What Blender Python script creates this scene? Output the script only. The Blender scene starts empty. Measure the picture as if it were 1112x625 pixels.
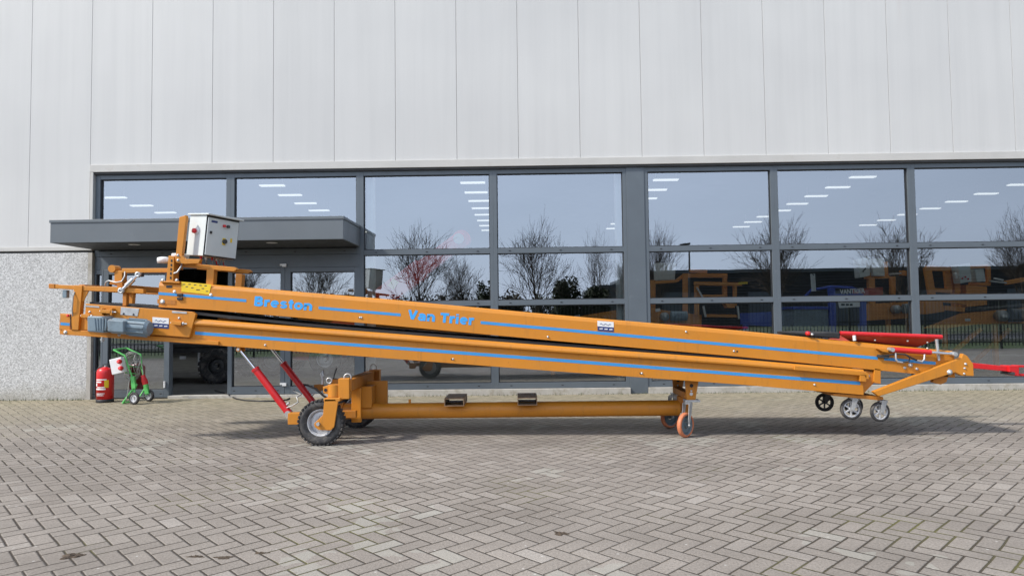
import bpy, bmesh, math, random
from mathutils import Vector, Matrix
PI = math.pi
scene = bpy.context.scene
COL = scene.collection
# ------------------------------------------------------------------ camera model
F_PX, PITCH, ROLL, YAW, CX, CH, CD = 727.55, .0438, -.0120, -.0116, 7.9916, 1.2373, 10.7995
def cam_basis():
    f = Vector((math.sin(YAW)*math.cos(PITCH), math.cos(YAW)*math.cos(PITCH), math.sin(PITCH)))
    rt = Vector((math.cos(YAW), -math.sin(YAW), 0)); up = rt.cross(f)
    return f, math.cos(ROLL)*rt+math.sin(ROLL)*up, -math.sin(ROLL)*rt+math.cos(ROLL)*up
FW, RT, UP = cam_basis()
CAM = Vector((CX, -CD, CH))
def at(px, py, Y=0.0):
    d = FW + RT*((px-556)/F_PX) - UP*((py-312.5)/F_PX)
    return CAM + d*((Y+CD)/d.y)
def gnd(px, py):
    d = FW + RT*((px-556)/F_PX) - UP*((py-312.5)/F_PX)
    return CAM + d*(CH/-d.z)
def X(px, py=300, Y=0.0): return at(px, py, Y).x
def Z(px, py, Y=0.0): return at(px, py, Y).z

# ------------------------------------------------------------------ materials
def new_mat(name):
    m = bpy.data.materials.new(name); m.use_nodes = True
    nt = m.node_tree; b = nt.nodes['Principled BSDF']
    return m, nt, b
def noise(nt, scale, detail=4, rough=.55, vec=None, coords='Object'):
    n = nt.nodes.new('ShaderNodeTexNoise'); n.inputs['Scale'].default_value = scale
    n.inputs['Detail'].default_value = detail; n.inputs['Roughness'].default_value = rough
    if vec is None:
        tc = nt.nodes.new('ShaderNodeTexCoord'); vec = tc.outputs[coords]
    nt.links.new(vec, n.inputs['Vector'])
    return n
def ramp(nt, src, stops):
    r = nt.nodes.new('ShaderNodeValToRGB'); e = r.color_ramp.elements
    while len(e) < len(stops): e.new(.5)
    for k, (p, c) in enumerate(stops):
        e[k].position = p; e[k].color = (c, c, c, 1) if isinstance(c, (int, float)) else (*c, 1)
    nt.links.new(src, r.inputs['Fac']); return r
def mixc(nt, fac, a, b, mode='MIX'):
    m = nt.nodes.new('ShaderNodeMix'); m.data_type = 'RGBA'; m.blend_type = mode
    for s, v in ((m.inputs['Factor'], fac), (m.inputs['A'], a), (m.inputs['B'], b)):
        if hasattr(v, 'is_output'): nt.links.new(v, s)
        elif isinstance(v, (int, float)): s.default_value = v
        else: s.default_value = (*v, 1)
    return m.outputs['Result']
def mth(nt, op, a, b=None, c=None):
    m = nt.nodes.new('ShaderNodeMath'); m.operation = op
    for k, v in enumerate((a, b, c)):
        if v is None: continue
        if hasattr(v, 'is_output'): nt.links.new(v, m.inputs[k])
        else: m.inputs[k].default_value = v
    return m.outputs[0]
def bump(nt, b, h, strength=.3, dist=.01):
    n = nt.nodes.new('ShaderNodeBump'); n.inputs['Strength'].default_value = strength
    n.inputs['Distance'].default_value = dist
    nt.links.new(h, n.inputs['Height']); nt.links.new(n.outputs['Normal'], b.inputs['Normal'])
def simple(name, col, rough=.5, metal=0, var=.12, scale=6, dirt=None, bmp=0, bscale=60, coat=0, spec=.5):
    m, nt, b = new_mat(name)
    n = noise(nt, scale)
    lo = tuple(c*(1-var) for c in col); hi = tuple(min(1, c*(1+var)) for c in col)
    r = ramp(nt, n.outputs['Fac'], [(.3, lo), (.7, hi)])
    out = r.outputs['Color']
    if dirt:
        n2 = noise(nt, dirt[1], 6, .7)
        rr = ramp(nt, n2.outputs['Fac'], [(dirt[2], 0.0), (dirt[2]+.15, 1.0)])
        f = mth(nt, 'MULTIPLY', rr.outputs['Color'], dirt[3])
        out = mixc(nt, f, out, dirt[0])
    nt.links.new(out, b.inputs['Base Color'])
    b.inputs['Metallic'].default_value = metal
    r2 = ramp(nt, noise(nt, scale*2.3).outputs['Fac'], [(.3, rough*.85), (.7, min(1, rough*1.15))])
    nt.links.new(r2.outputs['Color'], b.inputs['Roughness'])
    b.inputs['Specular IOR Level'].default_value = spec
    if coat: b.inputs['Coat Weight'].default_value = coat; b.inputs['Coat Roughness'].default_value = .15
    if bmp: bump(nt, b, noise(nt, bscale, 3).outputs['Fac'], bmp, .004)
    return m
M = {}
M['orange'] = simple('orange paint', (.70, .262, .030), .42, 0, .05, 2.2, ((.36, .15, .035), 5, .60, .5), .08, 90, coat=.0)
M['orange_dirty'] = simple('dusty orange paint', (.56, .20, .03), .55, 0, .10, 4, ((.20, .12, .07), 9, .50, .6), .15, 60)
M['orange_far'] = simple('display orange paint', (.66, .25, .035), .4, 0, .07, 3)
M['blue'] = simple('blue stripe vinyl', (.05, .29, .63), .45, 0, .05, 5)
M['bluetext'] = simple('bright blue lettering vinyl', (.05, .37, .82), .4, 0, .05, 5)
M['red'] = simple('red paint', (.62, .018, .022), .35, 0, .08, 5, ((.2, .03, .02), 12, .6, .4), .05, 80)
M['red_dark'] = simple('brick red sheet', (.36, .05, .03), .5, 0, .15, 6)
M['chrome'] = simple('chromed rod', (.75, .76, .78), .16, 1, .03, 8)
M['zinc'] = simple('galvanised steel', (.50, .51, .51), .45, .55, .15, 14, ((.3, .28, .24), 20, .6, .4))
M['motor'] = simple('blue grey gearmotor paint', (.19, .25, .29), .42, 0, .10, 8, ((.10, .12, .13), 14, .52, .5), .2, 60)
M['rubber'] = simple('black rubber', (.022, .022, .024), .75, 0, .2, 10, ((.09, .08, .07), 14, .55, .5), .3, 50)
M['tyre'] = simple('dusty tyre rubber', (.045, .045, .047), .85, 0, .25, 12, ((.16, .145, .125), 12, .48, .6), .4, 60)
M['belt'] = simple('conveyor belt rubber', (.018, .018, .019), .6, 0, .2, 6)
M['rim'] = simple('silver rim', (.62, .63, .65), .38, .4, .1, 12, ((.3, .27, .22), 14, .55, .5))
M['cabinet'] = simple('pale grey cabinet paint', (.60, .64, .63), .4, 0, .03, 5, ((.4, .4, .38), 9, .62, .3))
M['white'] = simple('white enamel', (.78, .79, .79), .4, 0, .03, 5)
M['black'] = simple('black plastic', (.02, .02, .022), .5, 0, .1, 8)
M['yellow'] = simple('yellow sticker', (.80, .55, .02), .45, 0, .06, 9)
M['navy'] = simple('navy print', (.03, .05, .17), .5, 0, .05, 9)
M['green'] = simple('green tube paint', (.12, .52, .13), .4, 0, .08, 8)
M['casterorange'] = simple('orange polyurethane tread', (.62, .20, .09), .6, 0, .12, 18, ((.3, .15, .09), 18, .5, .6))
M['castergrey'] = simple('blue grey caster core', (.13, .17, .19), .6, 0, .15, 12)
M['frame'] = simple('grey aluminium frame', (.108, .130, .150), .42, .0, .05, 3, ((.23, .24, .25), 6, .62, .3))
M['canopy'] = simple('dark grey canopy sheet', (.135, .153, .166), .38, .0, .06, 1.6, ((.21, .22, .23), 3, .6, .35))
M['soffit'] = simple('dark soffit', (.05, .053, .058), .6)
M['flash'] = simple('off white flashing', (.52, .51, .48), .5, 0, .06, 2, ((.42, .39, .34), 4, .58, .5))
M['gap'] = simple('joint shadow colour', (.06, .06, .06), .8)  # flat dark tone standing in for shade
M['backing'] = simple('panel joint tape', (.33, .31, .29), .8)
M['sill'] = simple('pale concrete sill', (.44, .42, .38), .85, 0, .12, 5, ((.26, .23, .17), 7, .5, .6), .3, 60)
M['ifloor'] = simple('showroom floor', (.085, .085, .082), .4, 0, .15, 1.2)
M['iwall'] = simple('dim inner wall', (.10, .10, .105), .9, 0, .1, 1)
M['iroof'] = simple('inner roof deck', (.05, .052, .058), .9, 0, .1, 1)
M['icolumn'] = simple('white steel column', (.62, .66, .66), .6)
M['inblue'] = simple('royal blue paint', (.03, .07, .42), .4)
M['steel_dark'] = simple('dark steel', (.05, .052, .055), .5)
M['bark'] = simple('bark', (.105, .085, .068), .9, 0, .3, 6)
M['bark2'] = simple('greyish bark', (.16, .135, .115), .9, 0, .3, 6)
M['fence'] = simple('dark green fence coat', (.018, .026, .022), .5)
M['mud'] = simple('dried mud', (.075, .055, .038), .95, 0, .5, 40, None, .8, 90)
M['brownsteel'] = simple('rust brown pocket', (.27, .165, .09), .6, 0, .25, 18, ((.12, .08, .05), 20, .5, .7), .1, 60)
M['roofdark'] = simple('dark roof felt', (.08, .08, .085), .9)
M['cable'] = simple('grey cable', (.33, .33, .31), .6)
M['silverlabel'] = simple('aluminium plate', (.5, .53, .53), .35, .6)

def paint(name, col, rough, worn):
    m, nt, b = new_mat(name)
    tc = nt.nodes.new('ShaderNodeTexCoord')
    base = ramp(nt, noise(nt, 1.3, 4).outputs['Fac'], [(.3, tuple(c*.93 for c in col)), (.7, tuple(c*1.04 for c in col))]).outputs['Color']
    # dust film
    du = ramp(nt, noise(nt, 3.2, 8, .72).outputs['Fac'], [(.47, 0.0), (.74, 1.0)])
    c = mixc(nt, mth(nt, 'MULTIPLY', du.outputs['Color'], .22*worn), base, (.40, .21, .05))
    # runs and smears, stretched downwards
    mp = nt.nodes.new('ShaderNodeMapping'); mp.inputs['Scale'].default_value = (9, 9, 1.6); nt.links.new(tc.outputs['Object'], mp.inputs['Vector'])
    ru = ramp(nt, noise(nt, 1.8, 6, .7, mp.outputs['Vector']).outputs['Fac'], [(.55, 0.0), (.74, 1.0)])
    c = mixc(nt, mth(nt, 'MULTIPLY', ru.outputs['Color'], .30*worn), c, (.24, .115, .035))
    # grease spots
    gr = ramp(nt, noise(nt, 14, 6, .75).outputs['Fac'], [(.66, 0.0), (.72, 1.0)])
    c = mixc(nt, mth(nt, 'MULTIPLY', gr.outputs['Color'], .45*worn), c, (.07, .045, .03))
    # chips and long scratches
    mp2 = nt.nodes.new('ShaderNodeMapping'); mp2.inputs['Scale'].default_value = (1.4, 6, 30); mp2.inputs['Rotation'].default_value = (0, .1, 0); nt.links.new(tc.outputs['Object'], mp2.inputs['Vector'])
    scn = ramp(nt, noise(nt, 4, 5, .8, mp2.outputs['Vector']).outputs['Fac'], [(.70, 0.0), (.73, 1.0)])
    c = mixc(nt, mth(nt, 'MULTIPLY', scn.outputs['Color'], .35*worn), c, (.78, .46, .12))
    nt.links.new(c, b.inputs['Base Color'])
    rr = ramp(nt, noise(nt, 6, 6, .7).outputs['Fac'], [(.3, rough*.8), (.7, min(1, rough*1.4))]); nt.links.new(rr.outputs['Color'], b.inputs['Roughness'])
    h = mth(nt, 'ADD', mth(nt, 'MULTIPLY', noise(nt, 260, 2).outputs['Fac'], .12), noise(nt, 2.2, 2).outputs['Fac'])
    bump(nt, b, h, .12, .012)
    return m
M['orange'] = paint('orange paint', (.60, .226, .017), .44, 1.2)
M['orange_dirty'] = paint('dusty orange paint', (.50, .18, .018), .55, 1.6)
def leaf_mat(name, c):
    m, nt, b = new_mat(name)
    r = ramp(nt, noise(nt, 1.7).outputs['Fac'], [(.3, tuple(x*.6 for x in c)), (.7, tuple(x*1.4 for x in c))])
    nt.links.new(r.outputs['Color'], b.inputs['Base Color']); b.inputs['Roughness'].default_value = .7
    return m
M['hedge'] = leaf_mat('evergreen leaves', (.035, .05, .022))
M['hedge2'] = leaf_mat('brownish shrub leaves', (.06, .05, .03))

# wall cladding: fine vertical micro ribs, broad rain streaks
def mat_clad():
    m, nt, b = new_mat('pale steel cladding')
    tc = nt.nodes.new('ShaderNodeTexCoord'); mp = nt.nodes.new('ShaderNodeMapping')
    mp.inputs['Scale'].default_value = (3.5, 1, .12); nt.links.new(tc.outputs['Object'], mp.inputs['Vector'])
    n = noise(nt, 1.6, 6, .6, mp.outputs['Vector'])
    r = ramp(nt, n.outputs['Fac'], [(.25, (.585, .583, .565)), (.5, (.615, .612, .592)), (.8, (.64, .636, .615))])
    big = ramp(nt, noise(nt, .35, 3).outputs['Fac'], [(.35, (.92, .92, .925)), (.65, (1, 1, 1))])
    c = mixc(nt, 1.0, r.outputs['Color'], big.outputs['Color'], 'MULTIPLY')
    sp = nt.nodes.new('ShaderNodeSeparateXYZ'); nt.links.new(tc.outputs['Object'], sp.inputs[0])
    # every panel a touch different
    cell = mth(nt, 'FLOOR', sp.outputs['X'])
    wn = nt.nodes.new('ShaderNodeTexWhiteNoise'); wn.noise_dimensions = '1D'; nt.links.new(cell, wn.inputs['W'])
    v = mth(nt, 'MULTIPLY_ADD', wn.outputs['Value'], .02, .98)
    cmb = nt.nodes.new('ShaderNodeCombineColor')
    for k in range(3): nt.links.new(v, cmb.inputs[k])
    c = mixc(nt, 1.0, c, cmb.outputs[0], 'MULTIPLY')
    # faint brown run-off mark by one joint
    dx = mth(nt, 'ABSOLUTE', mth(nt, 'SUBTRACT', sp.outputs['X'], 14.22))
    st = ramp(nt, dx, [(0.0, 1.0), (.05, 0.0)])
    st2 = ramp(nt, mth(nt, 'MULTIPLY', sp.outputs['Z'], .1), [(.58, 0.0), (.66, 1.0)])
    f = mth(nt, 'MULTIPLY', mth(nt, 'MULTIPLY', st.outputs['Color'], st2.outputs['Color']), .22)
    c = mixc(nt, f, c, (.42, .33, .28))
    nt.links.new(c, b.inputs['Base Color']); b.inputs['Roughness'].default_value = .42
    w = mth(nt, 'SINE', mth(nt, 'MULTIPLY', sp.outputs['X'], 2*PI*40))
    mp2 = nt.nodes.new('ShaderNodeMapping'); mp2.inputs['Scale'].default_value = (2, 1, .4); nt.links.new(tc.outputs['Object'], mp2.inputs['Vector'])
    h = mth(nt, 'ADD', mth(nt, 'MULTIPLY', w, .04), mth(nt, 'MULTIPLY', noise(nt, 1.5, 2, .5, mp2.outputs['Vector']).outputs['Fac'], 1.0))
    bump(nt, b, h, .25, .01)
    return m
M['clad'] = mat_clad()

def mat_aggregate():
    m, nt, b = new_mat('exposed aggregate concrete')
    v = nt.nodes.new('ShaderNodeTexVoronoi'); v.inputs['Scale'].default_value = 70
    tc = nt.nodes.new('ShaderNodeTexCoord'); nt.links.new(tc.outputs['Object'], v.inputs['Vector'])
    sep = nt.nodes.new('ShaderNodeSeparateColor'); nt.links.new(v.outputs['Color'], sep.inputs[0])
    r = ramp(nt, sep.outputs[0], [(.0, (.33, .33, .325)), (.35, (.50, .50, .49)), (.8, (.64, .64, .635)), (1, (.74, .74, .73))])
    n = ramp(nt, noise(nt, 1.1, 5).outputs['Fac'], [(.3, (.90, .90, .89)), (.7, (1, 1, 1))])
    c = mixc(nt, 1.0, r.outputs['Color'], n.outputs['Color'], 'MULTIPLY')
    sp = nt.nodes.new('ShaderNodeSeparateXYZ'); nt.links.new(tc.outputs['Object'], sp.inputs[0])
    hh = mth(nt, 'ADD', sp.outputs['Z'], mth(nt, 'MULTIPLY', noise(nt, 5, 5).outputs['Fac'], .3))
    d = ramp(nt, hh, [(.13, 1.0), (.42, 0.0)])
    c = mixc(nt, mth(nt, 'MULTIPLY', d.outputs['Color'], .55), c, (.25, .22, .15))
    nt.links.new(c, b.inputs['Base Color']); b.inputs['Roughness'].default_value = .9
    bump(nt, b, v.outputs['Distance'], .35, .008)
    return m
M['aggregate'] = mat_aggregate()

def mat_paving():
    m, nt, b = new_mat('herringbone concrete pavers')
    tc = nt.nodes.new('ShaderNodeTexCoord')
    wob = noise(nt, 1.2, 2)
    vm = nt.nodes.new('ShaderNodeVectorMath'); vm.operation = 'SCALE'; vm.inputs['Scale'].default_value = .035
    nt.links.new(wob.outputs['Color'], vm.inputs[0])
    va = nt.nodes.new('ShaderNodeVectorMath'); va.operation = 'ADD'
    nt.links.new(tc.outputs['Object'], va.inputs[0]); nt.links.new(vm.outputs[0], va.inputs[1])
    mp = nt.nodes.new('ShaderNodeMapping'); mp.inputs['Rotation'].default_value = (0, 0, math.radians(45.5))
    mp.inputs['Scale'].default_value = (1/.105, 1/.105, 1); nt.links.new(va.outputs[0], mp.inputs['Vector'])
    sp = nt.nodes.new('ShaderNodeSeparateXYZ'); nt.links.new(mp.outputs['Vector'], sp.inputs[0])
    x, y = sp.outputs['X'], sp.outputs['Y']
    i, j = mth(nt, 'FLOOR', x), mth(nt, 'FLOOR', y)
    fx, fy = mth(nt, 'SUBTRACT', x, i), mth(nt, 'SUBTRACT', y, j)
    mm = mth(nt, 'FLOORED_MODULO', mth(nt, 'SUBTRACT', i, j), 4)
    vert = mth(nt, 'GREATER_THAN', mm, 1.5)
    hor = mth(nt, 'SUBTRACT', 1, vert)
    uh = mth(nt, 'ADD', fx, mm)
    uv = mth(nt, 'ADD', fy, mth(nt, 'SUBTRACT', 3, mm))
    u = mth(nt, 'ADD', mth(nt, 'MULTIPLY', uh, hor), mth(nt, 'MULTIPLY', uv, vert))
    v = mth(nt, 'ADD', mth(nt, 'MULTIPLY', fy, hor), mth(nt, 'MULTIPLY', fx, vert))
    du = mth(nt, 'MINIMUM', u, mth(nt, 'SUBTRACT', 2, u)); dv = mth(nt, 'MINIMUM', v, mth(nt, 'SUBTRACT', 1, v))
    d0 = mth(nt, 'MINIMUM', du, dv)
    edge = noise(nt, 40, 3)
    d = mth(nt, 'ADD', d0, mth(nt, 'MULTIPLY', mth(nt, 'SUBTRACT', edge.outputs['Fac'], .5), .05))
    # joints run wider where weeds and settling opened them
    gapn = ramp(nt, noise(nt, .55, 3).outputs['Fac'], [(.40, 0.0), (.68, 1.0)])
    gw = mth(nt, 'MULTIPLY_ADD', gapn.outputs['Color'], .026, .034)
    joint = mth(nt, 'LESS_THAN', d, gw)
    idx = mth(nt, 'SUBTRACT', i, mth(nt, 'COMPARE', mm, 1, .1))
    idy = mth(nt, 'SUBTRACT', j, mth(nt, 'COMPARE', mm, 2, .1))
    cv = nt.nodes.new('ShaderNodeCombineXYZ'); nt.links.new(idx, cv.inputs[0]); nt.links.new(idy, cv.inputs[1])
    wn = nt.nodes.new('ShaderNodeTexWhiteNoise'); wn.noise_dimensions = '2D'; nt.links.new(cv.outputs[0], wn.inputs['Vector'])
    tone = ramp(nt, wn.outputs['Value'], [(0, (.252, .227, .202)), (.5, (.278, .250, .223)), (.93, (.300, .271, .242)), (1, (.335, .308, .280))])
    fine = ramp(nt, noise(nt, 75, 5, .8).outputs['Fac'], [(.32, (.62, .62, .61)), (.5, (1, 1, 1)), (.68, (1.30, 1.30, 1.29))])
    c = mixc(nt, 1, tone.outputs['Color'], fine.outputs['Color'], 'MULTIPLY')
    blot = ramp(nt, noise(nt, .8, 6, .65).outputs['Fac'], [(.3, (.78, .77, .76)), (.55, (1, 1, 1)), (.75, (1.10, 1.10, 1.09))])
    c = mixc(nt, 1, c, blot.outputs['Color'], 'MULTIPLY')
    # tyre scuffs across the yard
    mps = nt.nodes.new('ShaderNodeMapping'); mps.inputs['Scale'].default_value = (.25, 1.6, 1); mps.inputs['Rotation'].default_value = (0, 0, .12)
    nt.links.new(tc.outputs['Object'], mps.inputs['Vector'])
    sc = ramp(nt, noise(nt, 1.3, 5, .6, mps.outputs['Vector']).outputs['Fac'], [(.48, 0.0), (.66, 1.0)])
    c = mixc(nt, mth(nt, 'MULTIPLY', sc.outputs['Color'], .38), c, (.17, .152, .135))
    # old oil drips and wet looking stains
    oi = ramp(nt, noise(nt, 1.9, 7, .72).outputs['Fac'], [(.64, 0.0), (.72, 1.0)])
    c = mixc(nt, mth(nt, 'MULTIPLY', oi.outputs['Color'], .40), c, (.13, .115, .10))
    # sand brushed into the surface
    sb_ = ramp(nt, noise(nt, 2.7, 8, .75).outputs['Fac'], [(.58, 0.0), (.74, 1.0)])
    c = mixc(nt, mth(nt, 'MULTIPLY', sb_.outputs['Color'], .30), c, (.40, .37, .31))
    # pale greenish efflorescence on whole bricks
    pt = mth(nt, 'GREATER_THAN', mth(nt, 'ADD', noise(nt, .9, 4, .6).outputs['Fac'], mth(nt, 'MULTIPLY', wn.outputs['Value'], .12)), .69)
    c = mixc(nt, mth(nt, 'MULTIPLY', pt, .28), c, (.42, .43, .38))
    # white specks and bird drops
    vo = nt.nodes.new('ShaderNodeTexVoronoi'); vo.inputs['Scale'].default_value = 8; nt.links.new(tc.outputs['Object'], vo.inputs['Vector'])
    sk = mth(nt, 'LESS_THAN', vo.outputs['Distance'], .055)
    c = mixc(nt, mth(nt, 'MULTIPLY', sk, .5), c, (.62, .61, .58))
    # sandy, mossy strip in front of the building
    so = nt.nodes.new('ShaderNodeSeparateXYZ'); nt.links.new(tc.outputs['Object'], so.inputs[0])
    yy = mth(nt, 'ADD', so.outputs['Y'], mth(nt, 'MULTIPLY', mth(nt, 'SUBTRACT', noise(nt, 1.6, 5).outputs['Fac'], .5), 2.2))
    sd = ramp(nt, mth(nt, 'MULTIPLY_ADD', yy, .1, 1), [(.62, 0.0), (.86, 1.0)])
    sandc = ramp(nt, noise(nt, 6, 6, .7).outputs['Fac'], [(.35, (.20, .18, .115)), (.6, (.35, .305, .21))])
    c = mixc(nt, mth(nt, 'MULTIPLY', sd.outputs['Color'], .62), c, sandc.outputs['Color'])
    yellow = ramp(nt, mth(nt, 'MULTIPLY_ADD', yy, .1, 1), [(.88, 0.0), (.97, 1.0)])
    c = mixc(nt, mth(nt, 'MULTIPLY', yellow.outputs['Color'], .55), c, sandc.outputs['Color'])
    # joint fill: dark grit, moss in places
    mossn = noise(nt, 1.1, 4)
    moss = ramp(nt, mossn.outputs['Fac'], [(.54, (.055, .045, .034)), (.70, (.12, .115, .035))])
    jf = mth(nt, 'MULTIPLY', joint, mth(nt, 'MULTIPLY_ADD', sd.outputs['Color'], -.45, .95))
    c = mixc(nt, jf, c, moss.outputs['Color'])
    nt.links.new(c, b.inputs['Base Color']); b.inputs['Roughness'].default_value = .87; b.inputs['Specular IOR Level'].default_value = .35
    hh = ramp(nt, d, [(0.015, 0.0), (.09, 1.0)])
    tilt = mth(nt, 'MULTIPLY', wn.outputs['Value'], .35)
    h = mth(nt, 'ADD', mth(nt, 'ADD', hh.outputs['Color'], tilt), mth(nt, 'MULTIPLY', noise(nt, 120, 4, .7).outputs['Fac'], .35))
    bump(nt, b, h, .75, .008)
    return m
M['paving'] = mat_paving()

def mat_glass():
    m, nt, b = new_mat('reflective double glazing'); nt.nodes.remove(b)
    out = nt.nodes['Material Output']
    tr = nt.nodes.new('ShaderNodeBsdfTransparent'); tr.inputs[0].default_value = (.82, .87, .85, 1)
    gl = nt.nodes.new('ShaderNodeBsdfGlossy'); gl.inputs['Roughness'].default_value = .0; gl.inputs[0].default_value = (.88, .94, 1, 1)
    fr = nt.nodes.new('ShaderNodeFresnel'); fr.inputs['IOR'].default_value = 1.5
    f = mth(nt, 'MULTIPLY_ADD', fr.outputs[0], .9, .31)
    n = noise(nt, .9, 1.5)
    bp = nt.nodes.new('ShaderNodeBump'); bp.inputs['Strength'].default_value = .025; bp.inputs['Distance'].default_value = .02
    nt.links.new(n.outputs['Fac'], bp.inputs['Height']); nt.links.new(bp.outputs[0], gl.inputs['Normal'])
    mx = nt.nodes.new('ShaderNodeMixShader'); nt.links.new(f, mx.inputs[0]); nt.links.new(tr.outputs[0], mx.inputs[1]); nt.links.new(gl.outputs[0], mx.inputs[2])
    nt.links.new(mx.outputs[0], out.inputs[0])
    return m
M['glass'] = mat_glass()
def mat_emit(name, c, s):
    m, nt, b = new_mat(name)
    b.inputs['Base Color'].default_value = (*c, 1); b.inputs['Emission Color'].default_value = (*c, 1); b.inputs['Emission Strength'].default_value = s
    return m
M['boomred'] = simple('boom red paint', (.85, .035, .04), .4)
M['lamp'] = mat_emit('fluorescent diffuser', (1, .98, .93), .62)
def mat_added_rooflight():  # sheet for the added roof opening, passes sun and sky indoors
    m, nt, b = new_mat('clear ribbed rooflight sheet'); nt.nodes.remove(b)
    out = nt.nodes['Material Output']; tr = nt.nodes.new('ShaderNodeBsdfTransparent'); tr.inputs[0].default_value = (.85, .88, .88, 1)
    tl = nt.nodes.new('ShaderNodeBsdfTranslucent'); tl.inputs[0].default_value = (.8, .8, .8, 1)
    mx = nt.nodes.new('ShaderNodeMixShader'); mx.inputs[0].default_value = .45; nt.links.new(tr.outputs[0], mx.inputs[1]); nt.links.new(tl.outputs[0], mx.inputs[2]); nt.links.new(mx.outputs[0], out.inputs[0])
    return m
M['added_rooflight'] = mat_added_rooflight()
def mat_grass():
    m, nt, b = new_mat('verge grass')
    r = ramp(nt, noise(nt, 3, 8, .75).outputs['Fac'], [(.3, (.035, .06, .018)), (.6, (.075, .115, .03)), (.8, (.15, .15, .06))])
    nt.links.new(r.outputs['Color'], b.inputs['Base Color']); b.inputs['Roughness'].default_value = .9
    bump(nt, b, noise(nt, 60, 4, .8).outputs['Fac'], .8, .03); return m
M['grass'] = mat_grass()
M['asphalt'] = simple('asphalt', (.055, .055, .056), .85, 0, .25, 3, None, .3, 120)
M['land'] = simple('open ground', (.07, .085, .035), .95, 0, .4, .2)
def mat_ribbed():
    m, nt, b = new_mat('dark ribbed cladding')
    tc = nt.nodes.new('ShaderNodeTexCoord'); sp = nt.nodes.new('ShaderNodeSeparateXYZ'); nt.links.new(tc.outputs['Object'], sp.inputs[0])
    w = mth(nt, 'SINE', mth(nt, 'MULTIPLY', sp.outputs['Z'], 2*PI*3.2))
    r = ramp(nt, noise(nt, .3).outputs['Fac'], [(.3, (.028, .03, .033)), (.7, (.042, .045, .05))])
    nt.links.new(r.outputs['Color'], b.inputs['Base Color']); b.inputs['Roughness'].default_value = .6
    bump(nt, b, w, .6, .05); return m
M['ribbed'] = mat_ribbed()

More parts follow.
